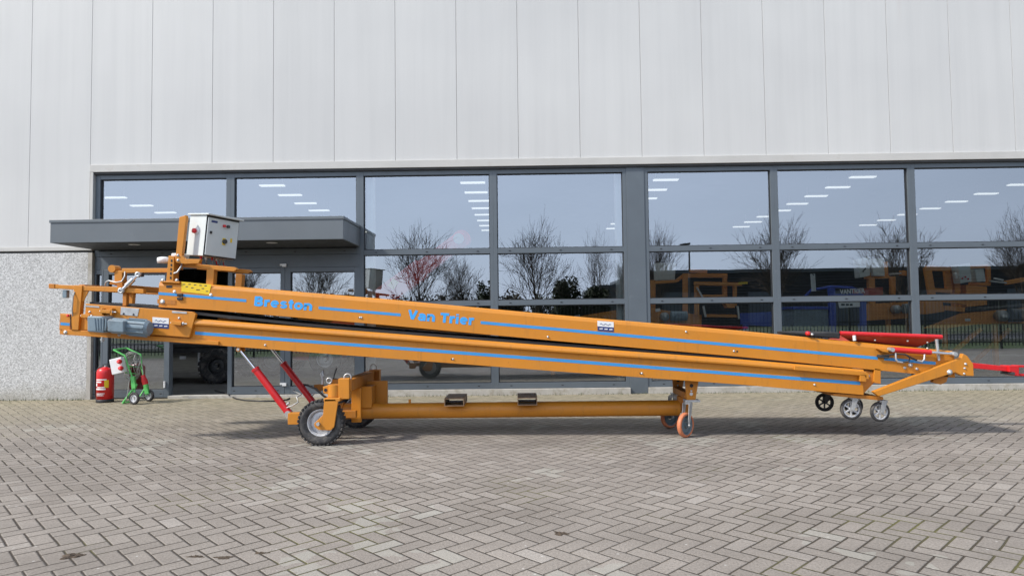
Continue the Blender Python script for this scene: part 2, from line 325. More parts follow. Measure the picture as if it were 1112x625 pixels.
# ------------------------------------------------------------------ geometry helpers
class MB:
    def __init__(s): s.v = []; s.f = []; s.mi = []; s.sm = []
    def add(s, vs, fs, mi=0, sm=False):
        o = len(s.v); s.v += [tuple(p) for p in vs]
        for f in fs: s.f.append([o+k for k in f]); s.mi.append(mi); s.sm.append(sm)
        return s
    def box(s, x0, x1, y0, y1, z0, z1, mi=0):
        if x0 > x1: x0, x1 = x1, x0
        if y0 > y1: y0, y1 = y1, y0
        if z0 > z1: z0, z1 = z1, z0
        vs = [(x0,y0,z0),(x1,y0,z0),(x1,y1,z0),(x0,y1,z0),(x0,y0,z1),(x1,y0,z1),(x1,y1,z1),(x0,y1,z1)]
        return s.add(vs, [(0,3,2,1),(4,5,6,7),(0,1,5,4),(1,2,6,5),(2,3,7,6),(3,0,4,7)], mi)
    def obox(s, c, ax, ay, az, mi=0):
        c, ax, ay, az = map(Vector, (c, ax, ay, az))
        vs = [c+sx*ax+sy*ay+sz*az for sz in (-1, 1) for sx, sy in ((-1,-1),(1,-1),(1,1),(-1,1))]
        return s.add(vs, [(0,3,2,1),(4,5,6,7),(0,1,5,4),(1,2,6,5),(2,3,7,6),(3,0,4,7)], mi)
    def prism(s, pts, y0, y1, mi=0):          # polygon in XZ extruded along Y
        n = len(pts); a = sum(pts[k][0]*pts[(k+1)%n][1]-pts[(k+1)%n][0]*pts[k][1] for k in range(n))
        if a < 0: pts = pts[::-1]
        vs = [(p[0], y0, p[1]) for p in pts]+[(p[0], y1, p[1]) for p in pts]
        fs = [tuple(range(n)), tuple(range(2*n-1, n-1, -1))]
        fs += [(k, k+n, (k+1)%n+n, (k+1)%n) for k in range(n)]
        return s.add(vs, fs, mi)
    def sweep(s, line, prof, mi=0):            # profile (y,z) closed, along XZ polyline
        n = len(prof); vs = []
        for (x, z) in line: vs += [(x, p[0], z+p[1]) for p in prof]
        fs = [tuple(range(n)), tuple(range(n*len(line)-1, n*(len(line)-1)-1, -1))]
        for k in range(len(line)-1):
            for q in range(n): fs.append((k*n+q, (k+1)*n+q, (k+1)*n+(q+1)%n, k*n+(q+1)%n))
        return s.add(vs, fs, mi)
    def cyl(s, a, b, r, r2=None, n=16, mi=0, caps=True):
        a, b = Vector(a), Vector(b); r2 = r if r2 is None else r2
        d = (b-a); 
        if d.length < 1e-7: return s
        d.normalize(); u = d.orthogonal().normalized(); w = d.cross(u)
        vs = [a+r*(math.cos(t)*u+math.sin(t)*w) for t in [2*PI*k/n for k in range(n)]]
        vs += [b+r2*(math.cos(t)*u+math.sin(t)*w) for t in [2*PI*k/n for k in range(n)]]
        s.add(vs, [(k, (k+1)%n, (k+1)%n+n, k+n) for k in range(n)], mi, n > 8)
        if caps: s.add(vs, [tuple(range(n-1, -1, -1)), tuple(range(n, 2*n))], mi)
        return s
    def tube(s, pts, r, n=8, mi=0, rr=None):
        pts = [Vector(p) for p in pts]; vs = []; prev = None
        for k, p in enumerate(pts):
            d = (pts[min(k+1, len(pts)-1)]-pts[max(k-1, 0)]).normalized()
            if prev is None: u = d.orthogonal().normalized()
            else: u = (prev-d*prev.dot(d)); u = u.normalized() if u.length > 1e-5 else d.orthogonal().normalized()
            prev = u; w = d.cross(u); R = r if rr is None else rr[k]
            vs += [p+R*(math.cos(2*PI*q/n)*u+math.sin(2*PI*q/n)*w) for q in range(n)]
        fs = [(k*n+q, k*n+(q+1)%n, (k+1)*n+(q+1)%n, (k+1)*n+q) for k in range(len(pts)-1) for q in range(n)]
        s.add(vs, fs, mi, True)
        s.add(vs[:n], [tuple(range(n-1, -1, -1))], mi); s.add(vs[-n:], [tuple(range(n))], mi)
        return s
    def lathe(s, c, axis, prof, n=32, mi=0, closed=True):   # prof: (radius, offset along axis)
        c = Vector(c); d = Vector(axis).normalized(); u = d.orthogonal().normalized(); w = d.cross(u)
        m_ = len(prof); vs = []
        for k in range(n):
            t = 2*PI*k/n; e = math.cos(t)*u+math.sin(t)*w
            vs += [c+e*p[0]+d*p[1] for p in prof]
        fs = []
        for k in range(n):
            for q in range(m_ if closed else m_-1):
                a, b2 = k*m_+q, k*m_+(q+1)%m_; a2, b3 = ((k+1)%n)*m_+q, ((k+1)%n)*m_+(q+1)%m_
                fs.append((a, a2, b3, b2))
        return s.add(vs, fs, mi, True)
    def build(s, name, mats, parent=None, bevel=0, recalc=True):
        me = bpy.data.meshes.new(name); me.from_pydata(s.v, [], s.f)
        if not isinstance(mats, (list, tuple)): mats = [mats]
        for m in mats: me.materials.append(M[m] if isinstance(m, str) else m)
        for p, mi, sm in zip(me.polygons, s.mi, s.sm): p.material_index = mi; p.use_smooth = sm
        if recalc:
            bm = bmesh.new(); bm.from_mesh(me); bmesh.ops.recalc_face_normals(bm, faces=bm.faces); bm.to_mesh(me); bm.free()
        me.update()
        o = bpy.data.objects.new(name, me); COL.objects.link(o)
        if parent: attach(o, parent)
        if bevel:
            b = o.modifiers.new('bevel', 'BEVEL'); b.width = bevel; b.segments = 2; b.limit_method = 'ANGLE'; b.angle_limit = math.radians(40)
            b.harden_normals = False
        return o
def attach(o, parent):
    o.parent = parent
    inv = Matrix.Identity(4); p = parent
    while p is not None: inv = Matrix.LocRotScale(p.location, p.rotation_euler, p.scale) @ (p.matrix_parent_inverse @ inv if False else inv) ; p = p.parent
    o.matrix_parent_inverse = chain(parent).inverted()
def chain(p):
    m = Matrix.LocRotScale(p.location, p.rotation_euler, p.scale)
    if p.parent: m = chain(p.parent) @ p.matrix_parent_inverse @ m
    return m
def thing(name, label, cat, loc=(0, 0, 0), group=None):
    o = bpy.data.objects.new(name, None); COL.objects.link(o); o.location = loc; o.empty_display_size = .2
    return tag(o, label, cat, group)
def tag(o, label, cat, group=None):
    o['label'] = label; o['category'] = cat
    if group: o['group'] = group
    return o
def struct(o): o['kind'] = 'structure'; return o
def text(name, body, size, loc, rot, mat, parent, bold=0, shear=0, depth=.001, sx=1.0):
    c = bpy.data.curves.new(name, 'FONT'); c.body = body; c.size = size; c.offset = bold; c.extrude = depth; c.shear = shear
    c.align_x = 'LEFT'; c.resolution_u = 3
    t = bpy.data.objects.new('tmp_text', c); COL.objects.link(t)
    bpy.context.view_layer.update()
    me = bpy.data.meshes.new_from_object(t.evaluated_get(bpy.context.evaluated_depsgraph_get()))
    bpy.data.objects.remove(t)
    me.transform(Matrix.Diagonal((sx, 1, 1, 1)))
    me.transform(Matrix.Translation(Vector(loc)) @ rot)
    me.materials.clear(); me.materials.append(M[mat])
    o = bpy.data.objects.new(name, me); COL.objects.link(o); attach(o, parent); return o

# ------------------------------------------------------------------ camera
cam = bpy.data.cameras.new('camera'); co = bpy.data.objects.new('camera', cam); COL.objects.link(co)
cam.sensor_fit = 'HORIZONTAL'; cam.sensor_width = 36; cam.lens = F_PX/1112*36; cam.clip_end = 2000; cam.clip_start = .05
mat = Matrix((( RT.x, UP.x, -FW.x, CAM.x), (RT.y, UP.y, -FW.y, CAM.y), (RT.z, UP.z, -FW.z, CAM.z), (0, 0, 0, 1)))
co.matrix_world = mat; scene.camera = co

# ------------------------------------------------------------------ light
SUN = Vector((-.86, -.42, .90)).normalized()
el = math.asin(SUN.z); az = math.atan2(SUN.x, SUN.y)
w = bpy.data.worlds.new('World'); scene.world = w; w.use_nodes = True
nt = w.node_tree; sky = nt.nodes.new('ShaderNodeTexSky'); sky.sky_type = 'NISHITA'; sky.sun_disc = False
sky.sun_elevation = el; sky.sun_rotation = az; sky.air_density = 1.0; sky.dust_density = 1.5; sky.ozone_density = 1.0
bg = nt.nodes['Background']; bg.inputs['Strength'].default_value = .12
# thin high cloud drawn over the blue
tcw = nt.nodes.new('ShaderNodeTexCoord'); mpw = nt.nodes.new('ShaderNodeMapping'); mpw.inputs['Scale'].default_value = (1, 1, 3.2)
nt.links.new(tcw.outputs['Generated'], mpw.inputs['Vector'])
nw = noise(nt, 1.6, 5, .55, mpw.outputs['Vector'])
rw_ = ramp(nt, nw.outputs['Fac'], [(.25, .62), (.75, .92)])
# the cloud veil glows on the sun's side of the sky
dotn = nt.nodes.new('ShaderNodeVectorMath'); dotn.operation = 'DOT_PRODUCT'; nt.links.new(tcw.outputs['Generated'], dotn.inputs[0])
dotn.inputs[1].default_value = (-.28, -.95, .12)
glow = mth(nt, 'MULTIPLY_ADD', mth(nt, 'MAXIMUM', dotn.outputs['Value'], 0), 1.9, 1.0)
vs_ = nt.nodes.new('ShaderNodeVectorMath'); vs_.operation = 'SCALE'; vs_.inputs[0].default_value = (3.15, 3.55, 4.35); nt.links.new(glow, vs_.inputs['Scale'])
mixw = mixc(nt, rw_.outputs['Color'], sky.outputs[0], vs_.outputs[0])
nt.links.new(mixw, bg.inputs[0])
sl = bpy.data.lights.new('sun', 'SUN'); sl.energy = 3.3; sl.angle = math.radians(5); sl.color = (1, .94, .85)
so = bpy.data.objects.new('sun', sl); COL.objects.link(so); so.rotation_euler = SUN.to_track_quat('Z', 'Y').to_euler()
scene.view_settings.view_transform = 'Standard'; scene.view_settings.look = 'None'; scene.view_settings.gamma = 1
scene.view_settings.exposure = 0.42
scene.cycles.max_bounces = 8; scene.cycles.transparent_max_bounces = 12; scene.cycles.caustics_reflective = False; scene.cycles.caustics_refractive = False
scene.cycles.sample_clamp_indirect = 4

# ------------------------------------------------------------------ the ground
def sheet(name, x0, x1, y0, y1, z, m):
    o = MB().add([(x0,y0,z),(x1,y0,z),(x1,y1,z),(x0,y1,z)], [(0,1,2,3)]).build(name, m, recalc=False); return struct(o)
sheet('ground', -600, 600, -700, 500, -.02, 'land')
sheet('paving', -30, 60, -11.75, 40, 0, 'paving')
sheet('grass_verge', -60, 90, -17.5, -11.75, -.008, 'grass')
sheet('road', -200, 230, -25, -17.5, -.012, 'asphalt')
struct(MB().box(-200, 230, -17.62, -17.5, -.2, .10).build('kerb', 'sill'))
struct(MB().box(-200, 230, -25.12, -25, -.2, .10).build('kerb', 'sill'))

exec_parts = []
# ------------------------------------------------------------------ the building
ZT, ZS = 3.644, .10
hall = thing('warehouse', 'pale clad showroom hall with grey glazed front behind the orange conveyor', 'building', (8, 0, 0))
XL = X(102.5)
def panels():
    g = .0022
    mb = MB()
    for i in range(-14, 41):
        z0 = 2.47 if i < 1 else 3.80
        mb.box(i+g, i+1-g, -.035, .06, z0, 9.2)
    return mb.build('cladding', 'clad', hall, .003)
panels()
bk = MB(); bk.box(-14, 41, .062, .16, 3.66, 9.2); bk.box(-14, XL-.01, .062, .16, 2.40, 3.655)
bk.build('wall_backing', 'backing', hall)
fl = MB(); fl.box(-14, XL-.02, -.06, .05, 2.405, 2.468); fl.box(XL-.06, 41, -.065, .05, ZT+.035, 3.798); fl.box(XL-.055, XL-.005, -.062, .05, 2.47, 3.676)
fl.build('flashing', 'flash', hall, .004)
gp = MB(); gp.box(-14, XL-.02, -.03, .05, 2.37, 2.403); gp.box(XL-.03, 41, -.045, .05, ZT, ZT+.032); gp.build('gap_shade', 'gap', hall)  # dark strips painted as the shade in the gap below the flashing
MB().box(-14, XL-.075, -.05, .12, -.1, 2.368).build('concrete_wall', 'aggregate', hall, .005)
MB().box(XL-.072, XL-.004, -.055, .12, -.1, 2.366).build('corner_trim', 'sill', hall, .004)
sh = MB(); sh.box(-14, -13.9, .17, 34, 0, 9.2); sh.box(40.9, 41, .17, 34, 0, 9.2); sh.box(-14, 41, 34.01, 34.2, 0, 9.2)
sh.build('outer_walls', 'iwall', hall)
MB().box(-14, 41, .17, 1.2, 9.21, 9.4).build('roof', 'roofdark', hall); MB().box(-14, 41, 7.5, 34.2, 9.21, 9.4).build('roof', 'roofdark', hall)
MB().box(-14, 41, 1.201, 7.499, 9.25, 9.27).build('added_roof_light', 'added_rooflight', hall)  # unseen strip added so daylight brightens the display machines
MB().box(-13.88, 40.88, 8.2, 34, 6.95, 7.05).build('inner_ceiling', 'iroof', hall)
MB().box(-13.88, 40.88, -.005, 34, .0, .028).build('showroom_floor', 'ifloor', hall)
# steel trusses and columns inside
st = MB()
for xx in (X(398.5, 300), X(676, 300)):
    MB().box(xx-.05, xx+.05, .22, .42, .03, 6.94).build('inner_column', 'icolumn', hall)

def window(x0, x1, z0, z1, rails, fw=.06, name='window', m='frame', sill=None, y0=0.0, glass=True, bottom=.09, top=.075):
    f = MB()
    f.box(x0, x0+fw, y0, y0+.12, z0, z1); f.box(x1-fw, x1, y0, y0+.12, z0, z1)
    f.box(x0+fw, x1-fw, y0, y0+.12, z1-top, z1); f.box(x0+fw, x1-fw, y0, y0+.12, z0, z0+bottom)
    for r in rails: f.box(x0+fw, x1-fw, y0+.003, y0+.12, r-.042, r+.042)
    for r in rails+[z0+bottom*.5]:                       # drainage caps
        for q in (.12, .5, .88):
            xx = x0+(x1-x0)*q; f.box(xx-.018, xx+.018, y0-.004, y0+.002, r-.006, r+.006, 1)
    # inner glazing gasket
    gk = .012; cuts = [z0+bottom]+[e for r in rails for e in (r-.042, r+.042)]+[z1-top]
    for k in range(0, len(cuts), 2):
        a, b = cuts[k], cuts[k+1]
        f.box(x0+fw, x0+fw+gk, y0+.03, y0+.05, a, b, 1); f.box(x1-fw-gk, x1-fw, y0+.03, y0+.05, a, b, 1)
        f.box(x0+fw+gk, x1-fw-gk, y0+.03, y0+.05, a, a+gk, 1); f.box(x0+fw+gk, x1-fw-gk, y0+.03, y0+.05, b-gk, b, 1)
    o = f.build(name, [m, 'black'], hall, .004)
    if glass:
        p = MB()
        for k in range(0, len(cuts), 2):
            p.add([(x0+fw, y0+.05, cuts[k]), (x1-fw, y0+.05, cuts[k]), (x1-fw, y0+.05, cuts[k+1]), (x0+fw, y0+.05, cuts[k+1])], [(0,1,2,3)])
        p.build('pane', 'glass', o, recalc=False)
    return o
m1, m2, m3, m4 = X(250), X(391), X(536.5), X(682)
c1 = X(701.5); m5, m6 = X(843.5), X(993.5)
r1, r2 = Z(560, 272), Z(560, 328.5)
window(XL, m1, 2.30, ZT-.002, [], .075)
window(m1, m2, 2.30, ZT-.002, [])
for a, b in ((m2, m3), (m3, m4), (c1, m5), (m5, m6), (m6, m6*2-m5), (m6*2-m5, m6*3-2*m5), (m6*3-2*m5, m6*4-3*m5)):
    window(a, b, ZS, ZT-.002, [r2, r1])
XE = m6*4-3*m5
MB().box(m4, c1, -.012, .12, .0, ZT-.002).build('column_cover', 'frame', hall, .004)
MB().box(XE, 41, -.02, .12, .0, ZT-.002).build('end_wall', 'clad', hall, .004)
# plinth strip under the windows
MB().box(m2-.02, m4, -.06, .10, -.1, ZS-.003).box(c1, XE, -.06, .10, -.1, ZS-.003).build('sill_strip', 'sill', hall, .006)
# canopy with tapered soffit edge trim
cx0, cx1, cz0, cz1, cd = 1.066, 5.408, 2.411, 2.755, 1.03
cn = MB(); cn.box(cx0, cx1, -cd, -.001, cz0+.004, cz1-.045)
cn.box(cx0-.012, cx1+.012, -cd-.012, -.001, cz1-.044, cz1)
cn.build('canopy', 'canopy', hall, .003)
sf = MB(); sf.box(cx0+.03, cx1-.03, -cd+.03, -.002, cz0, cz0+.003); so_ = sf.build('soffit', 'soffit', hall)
for px in (150, 298):
    xx = at(px, 262, -.62).x; MB().lathe((xx, -.72, cz0-.004), (0, 0, 1), [(.0, .0), (.075, .0), (.085, .0015), (.0, .0015)], 20).build('downlight', 'white', hall)
# door head
MB().box(XL, m2, .004, .12, 2.09, 2.297).build('door_head', 'frame', hall, .004)
th = MB(); th.box(X(184, 400), m2-.03, -.05, .1, -.05, .045); th.build('threshold', 'sill', hall, .006)
zh = 2.088
def door(x0, x1, y0=0.0, handle=None, name='door', z0=.05, st=.07, bt=.12):
    o = window(x0, x1, z0, zh, [], st, name, 'frame', y0=y0, bottom=bt, top=.08)
    if handle is not None:
        h = MB(); h.box(handle-.012, handle+.012, y0-.02, y0, .96, 1.20).cyl((handle, y0-.045, 1.08), (handle+.11, y0-.045, 1.08), .009).cyl((handle, y0, 1.08), (handle, y0-.045, 1.08), .01)
        h.build('handle', 'zinc', o)
    return o
window(XL, X(111, 380), .03, zh, [], .03, 'sidelight', bottom=.1)
dA = door(X(112, 380), X(184.5, 380), -.02, None, z0=.02, st=.085)
dB = door(X(247, 380), X(309, 380), 0, None)
window(X(309.3, 380), m2, .05, zh, [], .09, 'window', bottom=.12)
# small white hinges on the right door
for py in (288, 417, 352):
    p = at(309, py, 0); MB().box(p.x-.03, p.x+.035, -.03, -.001, p.z-.025, p.z+.025).box(p.x-.07, p.x-.031, -.022, -.001, p.z-.005, p.z+.025).build('hinge', 'white', dB, .003)
pp = MB(); p = at(179, 417, -.02); pp.box(p.x-.008, p.x+.012, -.05, -.021, p.z-.05, p.z+.05); pp.build('handle', 'white', dA)

# ------------------------------------------------------------------ lights hanging in the hall
k = 0
LW = ['far left', 'second from the left', 'third from the left', 'third from the right', 'second from the right', 'far right']
lamp0 = None
for ri, xx in enumerate((-9.2, -1.7, 6.2, 13.75, 21.4, 29.0)):
    for q in range(-5, 9):  # negative steps: unseen lamps added to brighten the machines by the glass
        yy = 13.2+q*2.05
        if lamp0 is None:
            lamp0 = thing('ceiling_light', '', 'ceiling light', (xx, yy, 6.5), 'strip lights under the showroom ceiling')
            MB().box(xx-.50, xx+.50, yy-.14, yy+.14, 6.54, 6.60).cyl((xx-.4, yy, 6.6), (xx-.4, yy, 6.94), .01, n=6).cyl((xx+.4, yy, 6.6), (xx+.4, yy, 6.94), .01, n=6).build('housing', 'white', lamp0)
            MB().box(xx-.48, xx+.48, yy-.12, yy+.12, 6.50, 6.537).build('diffuser', 'lamp', lamp0)
            l = lamp0; kids = list(lamp0.children) or [o for o in COL.objects if o.parent == lamp0]
        else:
            l = lamp0.copy(); COL.objects.link(l); l.location = (xx, yy, 6.5)
            for ch in kids:
                c = ch.copy(); COL.objects.link(c); c.parent = l; c.matrix_parent_inverse = ch.matrix_parent_inverse.copy()
        pos = ['nearest the glass', 'second from the glass', 'third from the glass', 'fourth from the glass', 'fifth from the glass', 'fourth from the back', 'third from the back', 'second from the back', 'at the very back', 'added directly above the glass', 'added over the front aisle', 'added over the display machines', 'added behind the display machines', 'added over the second aisle'][q]
        l['label'] = 'lit strip light %s in the %s ceiling row' % (pos, LW[ri])
# ------------------------------------------------------------------ the belt conveyor
YN, YF = -4.05, -3.15
YM = (YN+YF)/2
cv = thing('belt_conveyor', 'long folded orange belt conveyor on wheels with blue lettering standing across the yard', 'conveyor', (X(560, 400, YM), YM, 0))
def P(px, py, Y=YN): p = at(px, py, Y); return (p.x, p.z)
def V(px, py, Y=YN): return at(px, py, Y)
def lin(px, a, b): t = (px-a[0])/(b[0]-a[0]); return a[1]+(b[1]-a[1])*t
# --- upper beam
uT = [(172.5, 305.4), (229, 308.6), (420, 324.6), (600, 341.3), (800, 358.4), (980, 375.8), (1036, 381)]
uline = [P(px, py) for px, py in uT]
H = .262
prof = [(0, -H), (0, -.042), (.012, -.012), (.035, 0), (.075, 0), (.075, -.03), (.03, -.03), (.03, -H+.02), (.08, -H+.02), (.08, -H)]
MB().sweep(uline, prof).build('side_beam', 'orange', cv, .002)
W_ = YF-YN
MB().sweep(uline, [(W_-a, b) for a, b in prof]).build('side_beam', 'orange', cv, .002)
for o in list(COL.objects)[-2:]:
    o.location.y += YN
MB().sweep([uline[0], *uline[1:]], [(.04+YN, -.07), (W_-.04+YN, -.07), (W_-.04+YN, -.085), (.04+YN, -.085)]).build('belt', 'belt', cv)
MB().sweep(uline, [(.09+YN, -H+.012), (W_-.09+YN, -H+.012), (W_-.09+YN, -H+.03), (.09+YN, -H+.03)]).build('belt', 'belt', cv)
cr = MB()
for px in range(200, 1030, 60):
    x, z = P(px, lin(px, (260, 311), (980, 376)))
    cr.box(x-.02, x+.02, YN+.031, YF-.031, z-.19, z-.13)
cr.build('cross_member', 'orange_dirty', cv, .003)
# --- lower beam
lB = [(66, 362.8), (230, 374.4), (420, 388.8), (600, 402.6), (800, 417.0), (938, 428.6)]
lline = [P(px, py) for px, py in lB]
lp = [(0, 0), (0, .172), (-.004, .182), (-.034, .196), (-.036, .212), (-.026, .238), (-.006, .252), (.07, .252), (.07, .235), (.03, .235), (.03, .02), (.08, .02), (.08, 0)]
sub = [P(px, lin(px, (66, 362.8), (938, 428.6))-.3) for px in (196,)]+lline[1:]
MB().sweep(sub, [(YN+a, b) for a, b in lp]).build('side_beam', 'orange', cv, .002)
MB().sweep(sub, [(YF-a, b) for a, b in lp]).build('side_beam', 'orange', cv, .002)
MB().sweep([P(64.5, 362.6), P(200, 372.3)], [(YN+.004, 0), (YN+.004, .21), (YN+.04, .21), (YN+.04, .02), (YN+.09, .02), (YN+.09, 0)]).build('head_plate', 'orange', cv, .002)
MB().sweep([P(64.5, 362.6), P(200, 372.3)], [(YF-.004, 0), (YF-.004, .21), (YF-.04, .21), (YF-.04, .02), (YF-.09, .02), (YF-.09, 0)]).build('head_plate', 'orange', cv, .002)
# main carrying belt lies just above the lower beam
bl = [P(96, 329.2), P(165, 334.4), P(230, 342.2), P(330, 352.6), P(420, 360.2), P(600, 373.8), P(800, 389), P(925, 399)]
MB().sweep(bl, [(YN+.02, -.012), (YN+.02, .016), (YF-.02, .016), (YF-.02, -.012)]).build('belt', 'belt', cv)
MB().sweep([P(200, 371.5), P(925, 424)], [(YN+.1, .05), (YN+.1, .066), (YF-.1, .066), (YF-.1, .05)]).build('belt', 'belt', cv)
cr = MB()
for px in range(240, 930, 45):
    x, z = P(px, lin(px, (66, 362.8), (938, 428.6)))
    cr.box(x-.02, x+.02, YN+.04, YF-.04, z+.10, z+.15)
cr.build('cross_member', 'orange_dirty', cv, .003)
# grips between the beams
for px in (275, 345, 425, 480, 545, 640, 700, 870, 905):
    a = V(px, lin(px, (66, 362.8), (938, 428.6))-25.5, YM); r = MB()
    r.cyl((a.x, YN+.08, a.z+.03), (a.x, YF-.08, a.z+.03), .022, n=12).build('return_roller', 'steel_dark', cv)
# blue pinstripes, each a thin vinyl strip
def strip(pts, h=.03, y=YN-.0018, m='blue'):
    return MB().sweep([P(*p) for p in pts], [(y, -h/2), (y, h/2), (y+.0012, h/2), (y+.0012, -h/2)]).build('stripe', m, cv)
strip([(172, 318.4), (197, 320.3), (267.5, 326.3)], .028)
strip([(346, 334), (435, 341.7)], .028)
strip([(522, 349.9), (600, 356.8), (780, 373), (860, 380.2), (953, 388.6)], .030)
strip([(960, 389.2), (1016, 394.2)], .030)
strip([(212, 361.3), (420, 376.8), (600, 390.3), (800, 405.7), (934, 415.8)], .032)
strip([(66.5, 351.2), (76.5, 352)], .028, YN-.012)
# lettering
a1 = math.atan(.0885)
R_ = Matrix.Rotation(a1, 4, 'Y') @ Matrix.Rotation(PI/2, 4, 'X')
def arc(cx_, cy_, rx, ry, a0, a1_, n=14): return [(cx_+rx*math.cos(math.radians(a0+(a1_-a0)*k/n)), cy_+ry*math.sin(math.radians(a0+(a1_-a0)*k/n))) for k in range(n+1)]
SW = .255                                   # stroke width as a share of cap height
h_ = SW/2
GL = {  # heavy grotesque letters as strokes, cap height 1, x height .74
 'B': (.80, [[(h_, 0), (h_, 1)], [(h_, 1-h_*.85), (.38, 1-h_*.85)]+arc(.40, .73, .20, .185, 90, -90)+[(h_, .545)], [(h_, .50), (.40, .50)]+arc(.42, .29, .23, .20, 90, -90)+[(h_, .09)]]),
 'r': (.50, [[(h_, 0), (h_, .74)], [(h_, .40)]+arc(.36, .40, .22, .245, 165, 78, 8)+[(.48, .64)]]),
 'e': (.74, [[(.12, .385), (.61, .385)], arc(.365, .37, .255, .275, 0, 318, 24)]),
 's': (.66, [arc(.34, .52, .20, .135, 20, 262, 14)+arc(.335, .225, .215, .145, 92, -165, 14)]),
 't': (.48, [[(.24, .95), (.24, .22)]+arc(.36, .22, .12, .125, 180, 285, 8), [(.02, .655), (.46, .655)]]),
 'o': (.76, [arc(.375, .37, .265, .275, 0, 360, 28)]),
 'n': (.74, [[(h_, 0), (h_, .74)], [(h_, .42)]+arc(.37, .42, .245, .225, 180, 0, 14)+[(.615, 0)]]),
 'V': (.84, [[(.09, 1), (.41, .07)], [(.41, .07), (.75, 1)]]),
 'a': (.74, [arc(.33, .24, .225, .155, 20, 340, 20), arc(.355, .46, .245, .19, 158, 0, 12)+[(.60, 0)]]),
 'T': (.78, [[(.39, 0), (.39, .95)], [(0, 1-h_), (.78, 1-h_)]]),
 'i': (.30, [[(.13, 0), (.13, .74)], [(.13, .84), (.13, 1.0)]]),
 ' ': (.34, [])}
def ribbon(mb, pts, w_, off, tf):
    pts = [Vector(p_) for p_ in pts]; pts = [p_ for k, p_ in enumerate(pts) if k == 0 or (p_-pts[k-1]).length > 1e-4]
    L_, R2 = [], []
    for k, p_ in enumerate(pts):
        a_ = (p_-pts[k-1]).normalized() if k else None; b_ = (pts[k+1]-p_).normalized() if k < len(pts)-1 else None
        if (pts[0]-pts[-1]).length < 1e-3: a_ = a_ or (pts[0]-pts[-2]).normalized(); b_ = b_ or (pts[1]-pts[0]).normalized()
        d_ = ((a_ or b_)+(b_ or a_)).normalized(); nn = Vector((-d_.y, d_.x)); m_ = w_/2/max(.6, nn.dot(Vector((-(a_ or b_).y, (a_ or b_).x))))
        L_.append(p_+nn*m_); R2.append(p_-nn*m_)
    n = len(pts); vs = [tf(q.x, q.y, off) for q in L_]+[tf(q.x, q.y, off) for q in R2]
    mb.add(vs, [(k, n+k, n+k+1, k+1) for k in range(n-1)])
def lettering(body, p0, p1_, cap):
    """letters from p0 to p1_ (baseline ends on the beam face)"""
    a_, b_ = Vector(p0), Vector(p1_); tot = sum(GL[c_][0] for c_ in body)+.07*(len(body)-1); dx = (b_-a_); ux = dx/tot; x_ = 0; dn = dx.normalized(); up_ = Vector((-dn.z, 0, dn.x))*cap
    mb = MB()
    for c_ in body:
        for k, st_ in enumerate(GL[c_][1]): ribbon(mb, st_, SW*(.86 if c_ in 'eas' else 1), k, lambda u, v, o_: tuple(a_+ux*(x_+u)+up_*v+Vector((0, -.0002*o_, 0))))
        x_ += GL[c_][0]+.07
    return mb.build('lettering', 'bluetext', cv, recalc=False)
lettering('Breston', V(275.8, 331.6, YN-.002), V(338.6, 337.2, YN-.002), .095)
lettering('Van Trier', V(442.8, 346.6, YN-.002), V(514.5, 353.0, YN-.002), .098)
# bolts along the beams
bo = []
def bolt(px, py, r=.012, Y=YN, m='zinc', name='bolt', d=.016):
    c = V(px, py, Y)
    MB().lathe((c.x, Y, c.z), (0, -1, 0), [(0, 0), (r*1.35, 0), (r*1.35, .002), (r*.8, .003), (r*.75, d*.7), (0, d*.7)], 6 if r > .008 else 8).build(name, m, cv)
for px, py in ((391, 344.6), (392.6, 344.6), (288, 374.4), (492, 389.6), (697, 405), (884.6, 417.4), (745, 360), (595, 365.5), (797, 381), (965, 388)):
    bolt(px, py, .009)
for px, py in ((189.5, 316.5), (229, 320)): bolt(px, py, .013, m='white')
for px, py in ((391.6, 344.8), (492.2, 389.8), (697, 405), (802, 381.3)):
    c = V(px, py); MB().box(c.x-.022, c.x-.006, YN-.002, YN+.001, c.z-.008, c.z+.008).build('slot', 'black', cv)
# upper beam head: slot plate, yellow sticker, clips
s = MB(); q = [P(197, 305.6, YN-.003), P(229.5, 308.6, YN-.003), P(227, 319.6, YN-.003), P(197, 316.6, YN-.003)]
s.prism(q, YN-.0035, YN-.0015).build('warning_sticker', 'yellow', cv)
d = MB()
for px, py in ((200, 308.5), (206, 308.4), (212, 309), (218, 309.6), (223.5, 310), (214.5, 314.3), (216, 314.5), (203, 311), (209, 312.2), (220.5, 313), (225, 316)):
    c = V(px, py); d.box(c.x-.012, c.x+.012, YN-.0048, YN-.0036, c.z-.005, c.z+.003)
d.build('sticker_print', 'steel_dark', cv)
c = V(183.8, 311); MB().box(c.x-.03, c.x+.03, YN-.003, YN+.001, c.z-.012, c.z+.012).build('slot', 'black', cv)
for py in (320, 324.2):
    c = V(196, py); MB().box(c.x-.028, c.x+.028, YN-.018, YN-.0015, c.z-.013, c.z+.013).build('clip', 'black', cv, .003)
MB().prism([P(171, 324.6), P(191, 326), P(191, 330.5), P(171, 329.2)], YN-.004, YN-.001).build('tensioner_slot', 'orange_dirty', cv)
bolt(176.5, 327.6, .02, YN-.004, 'zinc')
